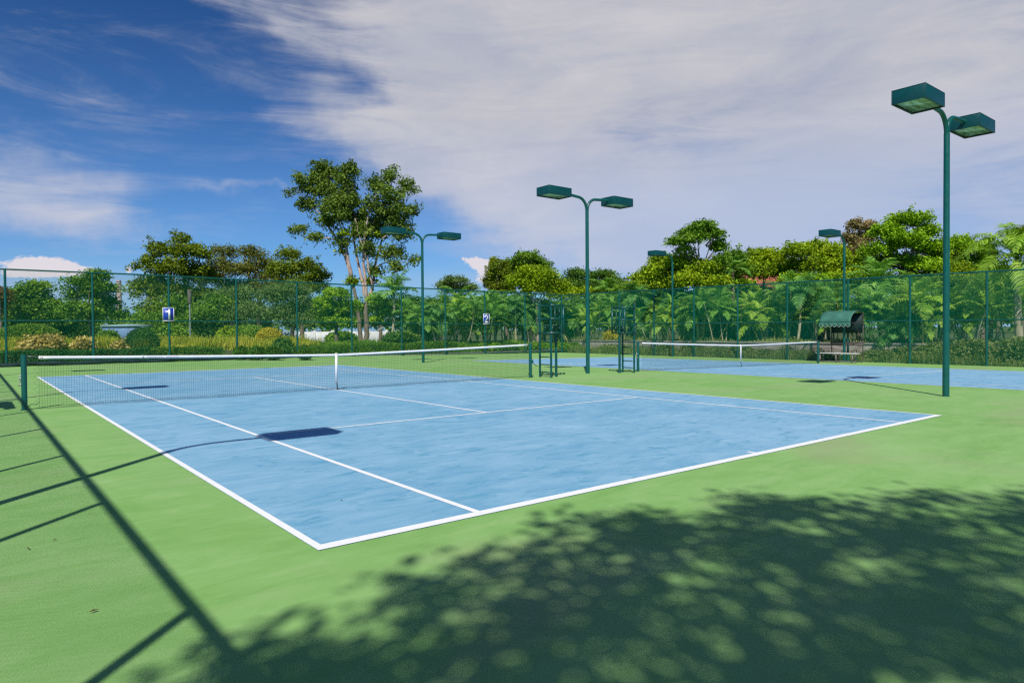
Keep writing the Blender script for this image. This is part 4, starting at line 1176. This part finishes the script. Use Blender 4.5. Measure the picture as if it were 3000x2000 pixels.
# a deeper line of garden trees closing the view under the big crowns
GB = 'background trees far beyond the fence'
for i, (u, d, L_, m_, lb) in enumerate([
    (60, 84, [(20, 900, 60, 34), (90, 915, 60, 36), (50, 950, 70, 26)], 'leaf_dark', 'dark background tree behind the leftmost rounded tree'),
    (230, 80, [(200, 925, 40, 26), (250, 935, 50, 26), (215, 955, 60, 22)], 'leaf_dark', 'dark background tree behind the loose layered tree'),
    (470, 82, [(450, 930, 55, 30), (500, 940, 55, 30), (540, 915, 50, 36), (480, 960, 70, 20)], 'leaf_mid', 'shady background tree left of the grey lamp post'),
    (620, 84, [(590, 925, 50, 34), (650, 935, 55, 32), (620, 960, 70, 20)], 'leaf_dark', 'dark background tree right of the grey lamp post'),
    (760, 86, [(720, 915, 55, 40), (780, 930, 55, 34), (745, 955, 80, 20)], 'leaf_grey', 'grey green background tree behind the golden bush'),
    (900, 88, [(860, 920, 55, 38), (920, 930, 50, 34), (890, 955, 70, 16)], 'leaf_mid', 'background tree left of the lime green tree'),
    (1080, 84, [(1040, 915, 50, 40), (1110, 920, 50, 38), (1170, 915, 50, 40), (1100, 955, 80, 20)], 'leaf_dark', 'dark background tree between tallest tree and left twin floodlight')]):
    tree('background_tree', lb, d, L_, m_, 4200, .34, clump=.5, group=GB, bark='bark_dark', hollow=.3)
for u, d, r, m_, lb in [(318, 50, (.7, .7, .62), 'leaf_mid', 'green bush at the left end of the pale blue building'), (455, 54, (1.3, 1.0, .78), 'leaf_dark', 'dark bush between the clipped ball and the number 1 sign'), (215, 52, (1.9, 1.2, .95), 'leaf_dark', 'dark broad bush under the layered tree, left of the pale blue building'),
                    (500, 50, (1.7, 1.2, .80), 'leaf_mid', 'green broad bush right of the number 1 sign foot'), (625, 52, (1.5, 1.2, .85), 'leaf_dark', 'dark broad bush left of the third fence post'),
                    (680, 50, (1.0, 1.0, .75), 'leaf_yellow', 'yellow green bush at the third fence post'), (1000, 52, (1.2, .9, .55), 'leaf_mid', 'low green bush under the lime green tree'),
                    (1175, 46, (1.3, 1.0, .55), 'leaf_dark', 'dark low bush left of the left twin floodlight foot')]:
    p = at(u, 985, d); blob_shrub('broad_bush', lb, p, r, m_, 4200, .20, dense=False, group='broad bushes in the garden')


for lb, d, L_, m_, n_ in [
    ('leafy tree filling the gap right of the umbrella shaped tree', 54, [(2150, 765, 34, 26), (2165, 800, 40, 28), (2140, 835, 40, 22)], 'leaf_mid', 5200),
    ('low olive tree left of the large dome tree under the tan leaves', 51, [(2490, 780, 45, 26), (2540, 790, 45, 26), (2480, 825, 60, 24), (2560, 825, 50, 24)], 'leaf_yellow', 8500),
    ('low spreading tree at rail height behind the nearest floodlight pole', 50, [(2745, 770, 34, 26), (2790, 800, 50, 24), (2700, 825, 60, 22), (2780, 830, 60, 22)], 'leaf_yellow', 7500),
    ('low tree at rail height under the lone pointed conifer', 52, [(2860, 805, 45, 24), (2920, 805, 50, 24), (2880, 835, 60, 20), (2950, 830, 60, 24)], 'leaf_mid', 7500),
    ('broken tree mass at rail height left of the red roof', 52, [(2110, 835, 45, 20), (2175, 845, 40, 18)], 'leaf_bright', 3200),
    ('yellow green tree at rail height right of the red roof', 50, [(2330, 830, 45, 20), (2390, 830, 50, 20), (2440, 830, 40, 20)], 'leaf_bright', 6500),
    ('low tree at rail height behind the middle floodlight', 60, [(1700, 865, 50, 16), (1770, 865, 50, 16), (1640, 868, 45, 14)], 'leaf_yellow', 4500),
    ('low tree at rail height above the far right corner of the fence', 58, [(1850, 862, 50, 18), (1910, 858, 50, 20)], 'leaf_mid', 3800)]:
    tree('garden_tree', lb, d, L_, m_, n_, .24, group=G2, up=.7, limbs=True, shoots=4)

# far wood closing the horizon
rs = np.random.default_rng(77); mb = MB(); lob = []
for k in range(150):
    a = R(rs.uniform(-8, 92)); dd = rs.uniform(135, 175)
    lob.append((np.array([CAM[0]+dd*math.sin(a), CAM[1]+dd*math.cos(a), rs.uniform(1.5, 4.0)]), np.array([6.0, 6.0, rs.uniform(2.5, 3.8)])))
lobes_leaves(mb, lob, 26000, 1.0, clump=1.5, per=16, rs=rs, hollow=.7)
tag(mb.build('far_wood', M['leaf_mid']), 'hazy green far wood along the horizon behind the gardens', 'wood', None, 'stuff')

# weedy bushes between the right fence and the wall
wb = [(29.5, .5, 1.0, 'weed clump at the far corner of the right fence'), (27.0, .4, .8, 'low weed clump near the far corner of the right fence'), (22.4, .62, .8, 'weed clump behind the far single floodlight foot'), (19.0, .6, .9, 'weed clump directly behind the farther net strap'), (15.8, .35, .7, 'low weed clump at the post left of the shelter'), (11.0, .5, .7, 'weed clump behind the right end of the bench'), (1.4, 1.1, 1.2, 'leafy weed clump beyond the right picture edge'), (24.6, .55, .8, 'leafy weed clump behind the left half of the farther net'), (20.6, .5, .9, 'green weed clump left of the farther net strap'), (17.4, .42, .7, 'weed clump right of the farther net strap'), (14.0, .3, .5, 'low weed clump left of the canopy shelter'),
      (9.6, .6, .9, 'tall weed clump left of the post before the nearest floodlight'), (8.2, .78, 1.0, 'tall grassy clump right of that post, by the grey wall'), (6.9, .9, 1.0, 'tall leafy weed clump left of the last fence post'), (5.0, .95, 1.0, 'leafy weed clump right of the last fence post'), (3.4, 1.15, 1.2, 'tallest leafy weed clump at the right picture edge')]
for y, h, w_, lb in wb:
    c = (34.35, y, 0); r = (.5, w_, h*.5)
    blob_shrub('weed_clump', lb, c, (.55, w_*1.1, h*.70), 'weed', int(2300*w_*h/.6), .15, dense=False, group='weed clumps behind the right fence')


def strewn(name, label, region, n, mat, hmin, hmax, w=.02, kind='stuff', cat='grass', flowers=None):
    SEED[0] += 1; rs = np.random.default_rng(SEED[0])
    x0, x1, y0, y1 = region
    x = rs.uniform(x0, x1, n); y = rs.uniform(y0, y1, n)
    dens = .5+.5*np.sin(x*.9+1+np.sin(y*2.1))*np.cos(y*1.1+np.sin(x*1.7))
    h = rs.uniform(hmin, hmax, n)*(.35+.8*dens)
    z = np.array([terrain(a, b) for a, b in zip(x, y)])
    b = np.stack([x, y, z], 1); lean = np.stack([rs.normal(size=n)*.22, rs.normal(size=n)*.22, np.ones(n)], 1)*h[:, None]
    a = rs.uniform(0, 2*math.pi, n); s = np.stack([np.cos(a), np.sin(a), np.zeros(n)], 1)*w
    mb = MB(); mb.quads(np.stack([b-s, b+s, b+lean*.7+s*.9, b+lean], 1).reshape(-1, 3), n)
    k = n//2; tips = (b+lean*rs.uniform(.6, 1.0, (n, 1)))[:k]
    leaves(mb, tips, .11, up=.3, rs=rs)
    o = mb.build(name, M[mat]); return tag(o, label, cat, None, kind)


strewn('flower_bed', 'knee high yellow green flowering grasses behind the low hedge', (-5, 15.5, 36.4, 43), 40000, 'grassy', .35, .90, .024)
strewn('grass', 'tall dry grass along the foot of the right fence', (33.35, 34.9, -10, 33), 30000, 'weed', .15, .85, .012)
strewn('undergrowth', 'green undergrowth at the feet of the palms', (15, 34, 35.0, 42), 22000, 'leaf_mid', .25, .55, .03, cat='undergrowth')
strewn('undergrowth', 'green plants growing on top of the low stone wall', (36.3, 39, -10, 36), 22000, 'weed', .2, .55, .03, cat='undergrowth')

# ------------------------------------------------------------------ low stone wall behind the right fence
root = empty('stone_wall', (36.0, 0, -.35), label='low weathered grey stone wall behind the right fence', cat='wall')
mb = MB(); mb.box((0, 11.5, .46), (.35, 47, .92)); mb.build('wall_face', M['stone'], root, bevel=.02)
mb = MB(); mb.box((-.30, 11.5, .13), (.28, 47, .26)); mb.build('ledge', M['stone'], root, bevel=.02)
mb = MB(); mb.box((0, 11.5, .965), (.45, 47.05, .09)); mb.build('coping', M['concrete'], root, bevel=.015)

# ------------------------------------------------------------------ buildings and lamp posts glimpsed through the trees
def house(name, label, u, d, wd, dp, hw, hr, rot, wallm, roofm, windows=True, overhang=.5, hip=True):
    p = at(u, 960, d); z0 = terrain(p[0], p[1])
    root = empty(name, (p[0], p[1], z0), rot, label, 'house')
    mb = MB(); mb.box((0, 0, hw/2), (wd, dp, hw)); mb.build('wall', M[wallm], root)
    o = overhang; a, b = wd/2+o, dp/2+o; ins = min(a*.9, b) if hip else 0
    v = [(-a, -b, hw), (a, -b, hw), (a, b, hw), (-a, b, hw), (-a+ins, 0, hw+hr), (a-ins, 0, hw+hr), (-a, -b, hw-.15), (a, -b, hw-.15), (a, b, hw-.15), (-a, b, hw-.15)]
    mb = MB(); mb.raw(v, [(0, 1, 5, 4), (1, 2, 5), (2, 3, 4, 5), (3, 0, 4), (6, 7, 1, 0), (7, 8, 2, 1), (8, 9, 3, 2), (9, 6, 0, 3), (9, 8, 7, 6)])
    mb.build('roof', M[roofm], root)
    if windows:
        n = int(wd/3)
        for k in range(n):
            x = -wd/2+(k+.5)*wd/n
            mb = MB(); mb.box((x, -dp/2-.02, hw*.55), (1.3, .06, 1.1)); w = mb.build('window', M['wall_white'], root)
            mb = MB()
            for s in (-.3, .3): mb.box((x+s, -dp/2-.055, hw*.55), (.52, .02, .95))
            mb.build('pane', M['glass'], w)
    return root


house('bungalow', 'low pale blue building with white eaves behind the clipped ball shrub', 378, 66, 3.4, 3, 1.75, .14, -.62, 'wall_blue', 'roof_teal', windows=False, overhang=.12)
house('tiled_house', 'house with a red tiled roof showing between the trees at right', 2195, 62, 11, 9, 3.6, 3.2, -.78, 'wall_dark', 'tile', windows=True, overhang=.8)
# small dark garden pavilion with a pale panel, in front of the tiled house
p = at(2208, 960, 50); root = empty('garden_pavilion', (p[0], p[1], .42), -.85, 'dark open pavilion with one white door panel behind the farther net', 'pavilion')
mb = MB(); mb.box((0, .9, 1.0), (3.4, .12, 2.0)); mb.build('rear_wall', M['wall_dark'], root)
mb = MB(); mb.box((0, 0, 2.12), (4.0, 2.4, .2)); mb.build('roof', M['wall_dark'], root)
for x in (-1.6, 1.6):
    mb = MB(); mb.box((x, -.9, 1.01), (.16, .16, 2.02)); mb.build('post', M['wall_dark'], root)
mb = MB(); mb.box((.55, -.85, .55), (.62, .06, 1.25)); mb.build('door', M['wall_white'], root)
# carport corner at the left edge
p = at(-12, 960, 46); root = empty('carport', (p[0], p[1], -.05), .2, 'white edged carport corner at the left picture edge behind the fence', 'carport')
mb = MB(); mb.raw([(-3, -1.6, 1.78), (.55, -1.6, 1.62), (.55, 1.6, 1.62), (-3, 1.6, 1.78), (-3, -1.6, 1.9), (.55, -1.6, 1.7), (.55, 1.6, 1.7), (-3, 1.6, 1.9)], [(3, 2, 1, 0), (4, 5, 6, 7), (0, 1, 5, 4), (1, 2, 6, 5), (2, 3, 7, 6), (3, 0, 4, 7)])
mb.build('roof', M['wall_white'], root)
for x, y in ((.5, -1.5), (.5, 1.5), (-2.8, -1.5), (-2.8, 1.5)):
    mb = MB(); mb.tube([(x, y, 0), (x, y, 1.64)], .035, 8); mb.build('post', M['wall_white'], root)
# pale boundary wall glimpsed far back
p = at(975, 960, 76); root = empty('boundary_wall', (p[0], p[1], -.05), -.65, 'long low white boundary wall glimpsed far behind the lime green tree', 'wall')
mb = MB(); mb.box((0, 0, .75), (16, .2, 1.5)); mb.build('wall_face', M['wall_white'], root)
mb = MB()
for k in range(9): mb.box((-8+2*k, -.02, .82), (.3, .3, 1.64))
mb.build('pier', M['wall_white'], root)
# chimney stack in the distance
p = at(350, 960, 320); root = empty('chimney_stack', (p[0], p[1], 0), 0, 'distant pale factory chimney with dark top band, over the left fence rail', 'chimney')
mb = MB(); mb.tube([(0, 0, 0), (0, 0, 12), (0, 0, 26.0)], [1.5, 1.25, 1.05], 20); mb.build('shaft', M['chimney'], root, auto=True)
mb = MB(); mb.tube([(0, 0, 24.9), (0, 0, 25.4)], 1.10, 20); mb.build('top_band', M['chimney_band'], root, auto=True)
# garden lamps
p = at(557, 960, 46); root = empty('garden_lamp_post', (p[0], p[1], -.05), 0, 'grey lamp post with cylinder head, right of the number 1 sign', 'lamp post')
mb = MB(); mb.tube([(0, 0, 0), (0, 0, 3.55)], .045, 10); mb.build('pole', M['steel'], root, auto=True)
mb = MB(); mb.tube([(0, 0, 3.45), (0, 0, 3.55), (0, 0, 4.35), (0, 0, 4.40)], [.07, .13, .15, .10], 14); mb.build('lamp_head', paint('lamp_head_grey', (.16, .14, .11), .6, .2), root, auto=True)
p = at(1103, 960, 45); root = empty('garden_lamp_post', (p[0], p[1], -.05), 0, 'thin white garden post with a slanted arm right of the tallest tree', 'lamp post')
mb = MB(); mb.tube([(0, 0, 0), (0, 0, 1.55)], .022, 8); mb.build('pole', M['wall_white'], root)
mb = MB(); mb.tube([(0, 0, 1.55), (.38, -.28, 1.80)], .02, 8); mb.build('arm', M['wall_white'], root)
# stadium style mast far away
p = at(1825, 960, 150); root = empty('floodlight_mast', (p[0], p[1], 0), -.67, 'tiny distant floodlight mast between treetops right of the middle floodlight', 'floodlight')
mb = MB(); mb.tube([(0, 0, 0), (0, 0, 12.2)], [.25, .15], 8); mb.build('mast', M['steel'], root)
for s in (-1, 1):
    mb = MB(); mb.box((s*.75, 0, 12.5), (1.3, .4, .3)); mb.build('lamp_head', M['dark'], root)

# ------------------------------------------------------------------ the shade tree behind the camera (throws the leafy shadow)
def shade_tree():
    rs = np.random.default_rng(3)
    k = 1/math.tan(SUN_EL)
    targets = [  # ground shadow point, height, radius
        (-1.0, -1.65, 5.0, .38), (-.8, -1.45, 5.2, .34), (-.65, -1.95, 5.0, .55), (.1, -1.25, 5.4, .50), (.2, -2.1, 5.6, .75), (1.05, -1.0, 5.2, .45), (1.2, -1.9, 6.0, .85), (2.0, -1.15, 5.6, .55), (2.3, -2.0, 6.2, .85), (3.1, -1.45, 5.9, .55),
        (3.4, -2.4, 6.0, .85), (4.4, -2.3, 5.6, .55), (4.6, -3.1, 6.0, .8), (5.6, -3.4, 6.2, .8), (.9, -3.0, 6.4, .8), (2.0, -3.1, 6.8, .9), (3.2, -3.5, 6.6, .9), (-.3, -3.0, 6.0, .8), (-1.3, -3.0, 5.6, .7),
        (-1.5, -4.1, 6.0, .9), (.3, -4.2, 6.8, 1.0), (2.0, -4.4, 7.2, 1.1), (3.9, -4.6, 7.0, 1.0), (5.6, -4.7, 6.6, .9), (1.1, -5.6, 7.6, 1.1), (3.0, -5.8, 7.6, 1.1), (4.6, -5.9, 7.2, 1.0)]
    bx, by = -6.9, -12.0
    root = empty('shade_tree', (bx, by, 0), label='leafy tree behind the viewpoint, outside the picture, shading the near court corner', cat='tree')
    lob = []
    for gx, gy, z, r in targets:
        z += 4.0; c = np.array([gx-SUN_AZ[0]*k*z-bx, gy-SUN_AZ[1]*k*z-by, z]); lob.append((c, np.array([r, r, r*.55])))
    mb = MB(); lobes_leaves(mb, lob, 18500, .145, clump=.32, per=24, rs=rs, hollow=.0, up=.7, flat=.9)
    mb.build('crown', M['leaf_mid'], root)
    mt = MB(); fork = np.array([.5, .4, 4.2])
    limb(mt, (0, 0, -.1), fork, .24, .17, .03, 10, rs)
    for c, r in lob:
        q = limb(mt, fork, c, .07, .018, .08, 6, rs, 7)
        for j in range(3): limb(mt, q[4], c+unit(rs.normal(size=3))*r, .016, .006, .1, 4, rs, 4)
    mt.build('trunk', M['bark'], root, smooth=True)
shade_tree()

# a few dry leaves blown onto the court
for i, (u, v) in enumerate([(160, 1585), (82, 1610), (275, 1794), (1000, 1468)]):
    g_ = _F+_RR*(u-1500)/FOC-_UU*(v-1000)/FOC; q = CAM+g_*(-CAM[2]/g_[2]); a = i*1.7
    c_, s_ = math.cos(a), math.sin(a); L_ = .018+.004*(i % 3); W_ = .008
    v_ = [(-L_, 0, .010), (0, -W_, .018), (0, W_, .016), (L_, 0, .012), (0, 0, .011)]
    mb = MB(); mb.raw([(x*c_-y*s_, x*s_+y*c_, z) for x, y, z in v_], [(0, 1, 4), (0, 4, 2), (1, 3, 4), (4, 3, 2)])
    o = mb.build('fallen_leaf', M['leaf_fallen']); o.location = (q[0], q[1], 0)
    tag(o, 'tiny dry brown leaf lying on the court surface', 'leaf', 'dry leaves scattered on the near court')

# ------------------------------------------------------------------ sky, clouds, sun
w = bpy.data.worlds.new('World'); bpy.context.scene.world = w; w.use_nodes = True
nt = w.node_tree; N = nt.nodes; L = nt.links
bg = N['Background']
sky = N.new('ShaderNodeTexSky'); sky.sky_type = 'NISHITA'; sky.sun_disc = False
sky.sun_elevation = SUN_EL
sun_az = math.atan2(-SUN_AZ[0], -SUN_AZ[1])      # compass angle of the sun from +Y towards +X
sky.sun_rotation = sun_az
sky.altitude = 800; sky.air_density = 1.0; sky.dust_density = 0.6; sky.ozone_density = 3.0
tc = N.new('ShaderNodeTexCoord').outputs['Generated']
sep = N.new('ShaderNodeSeparateXYZ'); L.new(tc, sep.inputs[0])
az = math_(nt, 'MULTIPLY', math_(nt, 'ARCTAN2', sep.outputs[0], sep.outputs[1]), 180/math.pi)
el = math_(nt, 'MULTIPLY', math_(nt, 'ARCSINE', sep.outputs[2]), 180/math.pi)
elp = el
cmb = N.new('ShaderNodeCombineXYZ'); L.new(az, cmb.inputs[0]); L.new(el, cmb.inputs[1])
AE = cmb.outputs[0]
# warp
wn = N.new('ShaderNodeTexNoise'); wn.inputs['Scale'].default_value = .07; wn.inputs['Detail'].default_value = 5; wn.inputs['Roughness'].default_value = .6
L.new(AE, wn.inputs['Vector'])
ws = N.new('ShaderNodeSeparateColor'); L.new(wn.outputs['Color'], ws.inputs[0])
waz = math_(nt, 'ADD', az, math_(nt, 'MULTIPLY', math_(nt, 'SUBTRACT', ws.outputs[0], .5), 16.0))
wel = math_(nt, 'ADD', el, math_(nt, 'MULTIPLY', math_(nt, 'SUBTRACT', ws.outputs[1], .5), 9.0))


def azel(u, v):
    r = _F+_RR*(u-1500)/FOC-_UU*(v-1000)/FOC; r = r/np.linalg.norm(r)
    return math.degrees(math.atan2(r[0], r[1])), math.degrees(math.asin(r[2]))


def blob(u, v, ru, rv, ang, s, a_=waz, e_=wel):
    """an elongated cloud patch around the sky direction seen at (u, v); angle: clockwise tilt"""
    a0, e0 = azel(u, v); k = math.degrees(1/FOC)*.88
    ra, re = ru*k, rv*k; c, sn = math.cos(R(ang)), math.sin(R(ang))
    da = math_(nt, 'SUBTRACT', a_, a0); de = math_(nt, 'SUBTRACT', e_, e0)
    x = math_(nt, 'DIVIDE', math_(nt, 'SUBTRACT', math_(nt, 'MULTIPLY', da, c), math_(nt, 'MULTIPLY', de, sn)), ra)
    y = math_(nt, 'DIVIDE', math_(nt, 'ADD', math_(nt, 'MULTIPLY', da, sn), math_(nt, 'MULTIPLY', de, c)), re)
    r2 = math_(nt, 'ADD', math_(nt, 'MULTIPLY', x, x), math_(nt, 'MULTIPLY', y, y))
    g = math_(nt, 'EXPONENT', math_(nt, 'MULTIPLY', r2, -1.0))
    return math_(nt, 'MULTIPLY', g, s)


def total(lst):
    t = lst[0]
    for b in lst[1:]: t = math_(nt, 'ADD', t, b)
    return t


oh = math_(nt, 'SUBTRACT', el, 34)
unseen_overhead = math_(nt, 'MULTIPLY', math_(nt, 'MINIMUM', math_(nt, 'MAXIMUM', math_(nt, 'DIVIDE', oh, 20), 0.0), 1.0), .26)  # unseen high cloud, added to make the light in shadows less blue
sheet = total([blob(2050, -50, 1150, 520, 0, 1.15), blob(1420, 260, 420, 300, 25, .75), blob(1500, 560, 520, 110, 24, .55), blob(2600, 500, 1100, 420, 0, .75),
               blob(1130, 420, 330, 85, 22, .42), blob(2100, 620, 700, 160, 10, .5), blob(760, 30, 330, 60, 12, .42), blob(40, 540, 330, 120, 8, .62), blob(120, 640, 200, 60, 0, .25),
               blob(340, 330, 200, 60, 25, .16), blob(700, 300, 300, 60, 22, .22), blob(720, 558, 120, 16, 4, .34), blob(60, 270, 200, 40, 18, .22), blob(500, 640, 500, 50, 0, .12),
               blob(1430, 800, 150, 40, -20, .2), blob(1930, 430, 330, 110, 12, -.45), blob(2750, 640, 300, 90, 0, -.25), blob(1080, 210, 120, 70, 20, -.35), unseen_overhead])
# streaky cirrus texture: stretched along the wind
def cirrus(scale, sx, sy, ang, det=7, ro=.62, dist=.6):
    mp = N.new('ShaderNodeMapping'); mp.inputs['Rotation'].default_value = (0, 0, R(ang)); mp.inputs['Scale'].default_value = (sx, sy, 1)
    L.new(AE, mp.inputs[0])
    n = N.new('ShaderNodeTexNoise'); n.inputs['Scale'].default_value = scale; n.inputs['Detail'].default_value = det
    n.inputs['Roughness'].default_value = ro; n.inputs['Distortion'].default_value = dist
    L.new(mp.outputs[0], n.inputs['Vector']); return n.outputs['Fac']
c1 = cirrus(.20, .32, 1.9, 20, 8, .66, .9)
c2 = cirrus(.06, .8, 1.7, 14, 8, .62)
dens = math_(nt, 'ADD', sheet, math_(nt, 'ADD', math_(nt, 'MULTIPLY', math_(nt, 'SUBTRACT', c1, .5), 1.15), math_(nt, 'MULTIPLY', math_(nt, 'SUBTRACT', c2, .5), .9)))
ss = N.new('ShaderNodeMapRange'); ss.interpolation_type = 'SMOOTHSTEP'
ss.inputs['From Min'].default_value = .10; ss.inputs['From Max'].default_value = 1.05; ss.inputs['To Max'].default_value = .95
L.new(dens, ss.inputs['Value'])
cov = ss.outputs[0]
# sheet colour: whiter where dense, greyer blue where thin and low
ccol = ramp(nt, math_(nt, 'ADD', math_(nt, 'MULTIPLY', c2, .6), math_(nt, 'MULTIPLY', c1, .4)), [(.36, (.40, .44, .55)), (.50, (.50, .51, .58)), (.62, (.60, .585, .62))])
lowf = N.new('ShaderNodeMapRange'); lowf.inputs['From Min'].default_value = 3; lowf.inputs['From Max'].default_value = 17
L.new(el, lowf.inputs['Value'])
ccol = mixc(nt, lowf.outputs[0], (.43, .51, .74), ccol)
# fair weather cumulus near the horizon
cum_n = cirrus(1.5, 1, 1.3, 0, 7, .62, 0)
def puff(lst):
    b = total(lst)
    d = math_(nt, 'ADD', b, math_(nt, 'MULTIPLY', math_(nt, 'SUBTRACT', cum_n, .5), 1.3))
    m = N.new('ShaderNodeMapRange'); m.interpolation_type = 'SMOOTHSTEP'
    m.inputs['From Min'].default_value = .36; m.inputs['From Max'].default_value = .62
    L.new(d, m.inputs['Value']); return m.outputs[0]
cum = puff([blob(125, 776, 85, 26, 0, 1.05, az, el), blob(60, 800, 90, 18, 0, .5, az, el), blob(205, 792, 60, 14, 0, .7, az, el), blob(1420, 775, 75, 22, 12, 1.0, az, el), blob(1440, 815, 60, 40, 0, .8, az, el), blob(375, 790, 14, 18, 0, .6, az, el)])
haze_b = total([blob(160, 850, 420, 60, 0, .5, az, el), blob(1400, 830, 300, 40, 0, .35, az, el), blob(2300, 640, 900, 200, 0, .45, az, el)])

# the sky's own colour: Nishita scaled to the usual strength, slightly deepened as through a polariser
S = 0.10
scol = mixc(nt, 1.0, sky.outputs[0], (S*.24, S*.80, S*1.06), 'MULTIPLY')
gm = N.new('ShaderNodeGamma'); gm.inputs[1].default_value = 1.5; L.new(scol, gm.inputs[0])
air = math_(nt, 'MULTIPLY', math_(nt, 'EXPONENT', math_(nt, 'MULTIPLY', math_(nt, 'MAXIMUM', el, 0.0), -1/8.5)), .85)
gm_out = mixc(nt, air, gm.outputs[0], (.33, .50, .80))
glow = total([blob(1400, 520, 520, 90, 26, .85), blob(1900, 150, 600, 160, 0, .35), blob(2700, 250, 400, 90, -15, .35), blob(60, 560, 280, 70, 5, .5)])
ccol = mixc(nt, math_(nt, 'MULTIPLY', glow, math_(nt, 'ADD', math_(nt, 'MULTIPLY', c1, 1.6), -.25, clamp=True)), ccol, (.68, .67, .69))
col = mixc(nt, cov, gm_out, ccol)
col = mixc(nt, haze_b, col, (.46, .56, .76))
col = mixc(nt, cum, col, (.74, .70, .76))
L.new(col, bg.inputs[0]); bg.inputs[1].default_value = 1.0

sun = bpy.data.lights.new('sun', 'SUN'); sun.energy = 4.6; sun.angle = R(.53); sun.color = (1.0, .955, .88)
so = bpy.data.objects.new('sun', sun); C.objects.link(so)
d = Vector((SUN_AZ[0]*math.cos(SUN_EL), SUN_AZ[1]*math.cos(SUN_EL), -math.sin(SUN_EL)))
so.rotation_euler = d.to_track_quat('-Z', 'Y').to_euler(); so.location = (-10, -12, 20)

# ------------------------------------------------------------------ camera
cam = bpy.data.cameras.new('camera'); cam.sensor_width = 36; cam.lens = FOC/3000*36; cam.clip_end = 9000; cam.clip_start = .05
co = bpy.data.objects.new('camera', cam); C.objects.link(co)
co.matrix_world = Matrix(((_RR[0], _UU[0], -_F[0], CAM[0]), (_RR[1], _UU[1], -_F[1], CAM[1]), (_RR[2], _UU[2], -_F[2], CAM[2]), (0, 0, 0, 1)))
sc = bpy.context.scene
sc.camera = co
sc.view_settings.view_transform = 'Standard'; sc.view_settings.look = 'None'; sc.view_settings.exposure = 0; sc.view_settings.gamma = 1
sc.cycles.max_bounces = 6; sc.cycles.transparent_max_bounces = 8
sc.cycles.use_denoising = False
sc.cycles.filter_width = 1.35
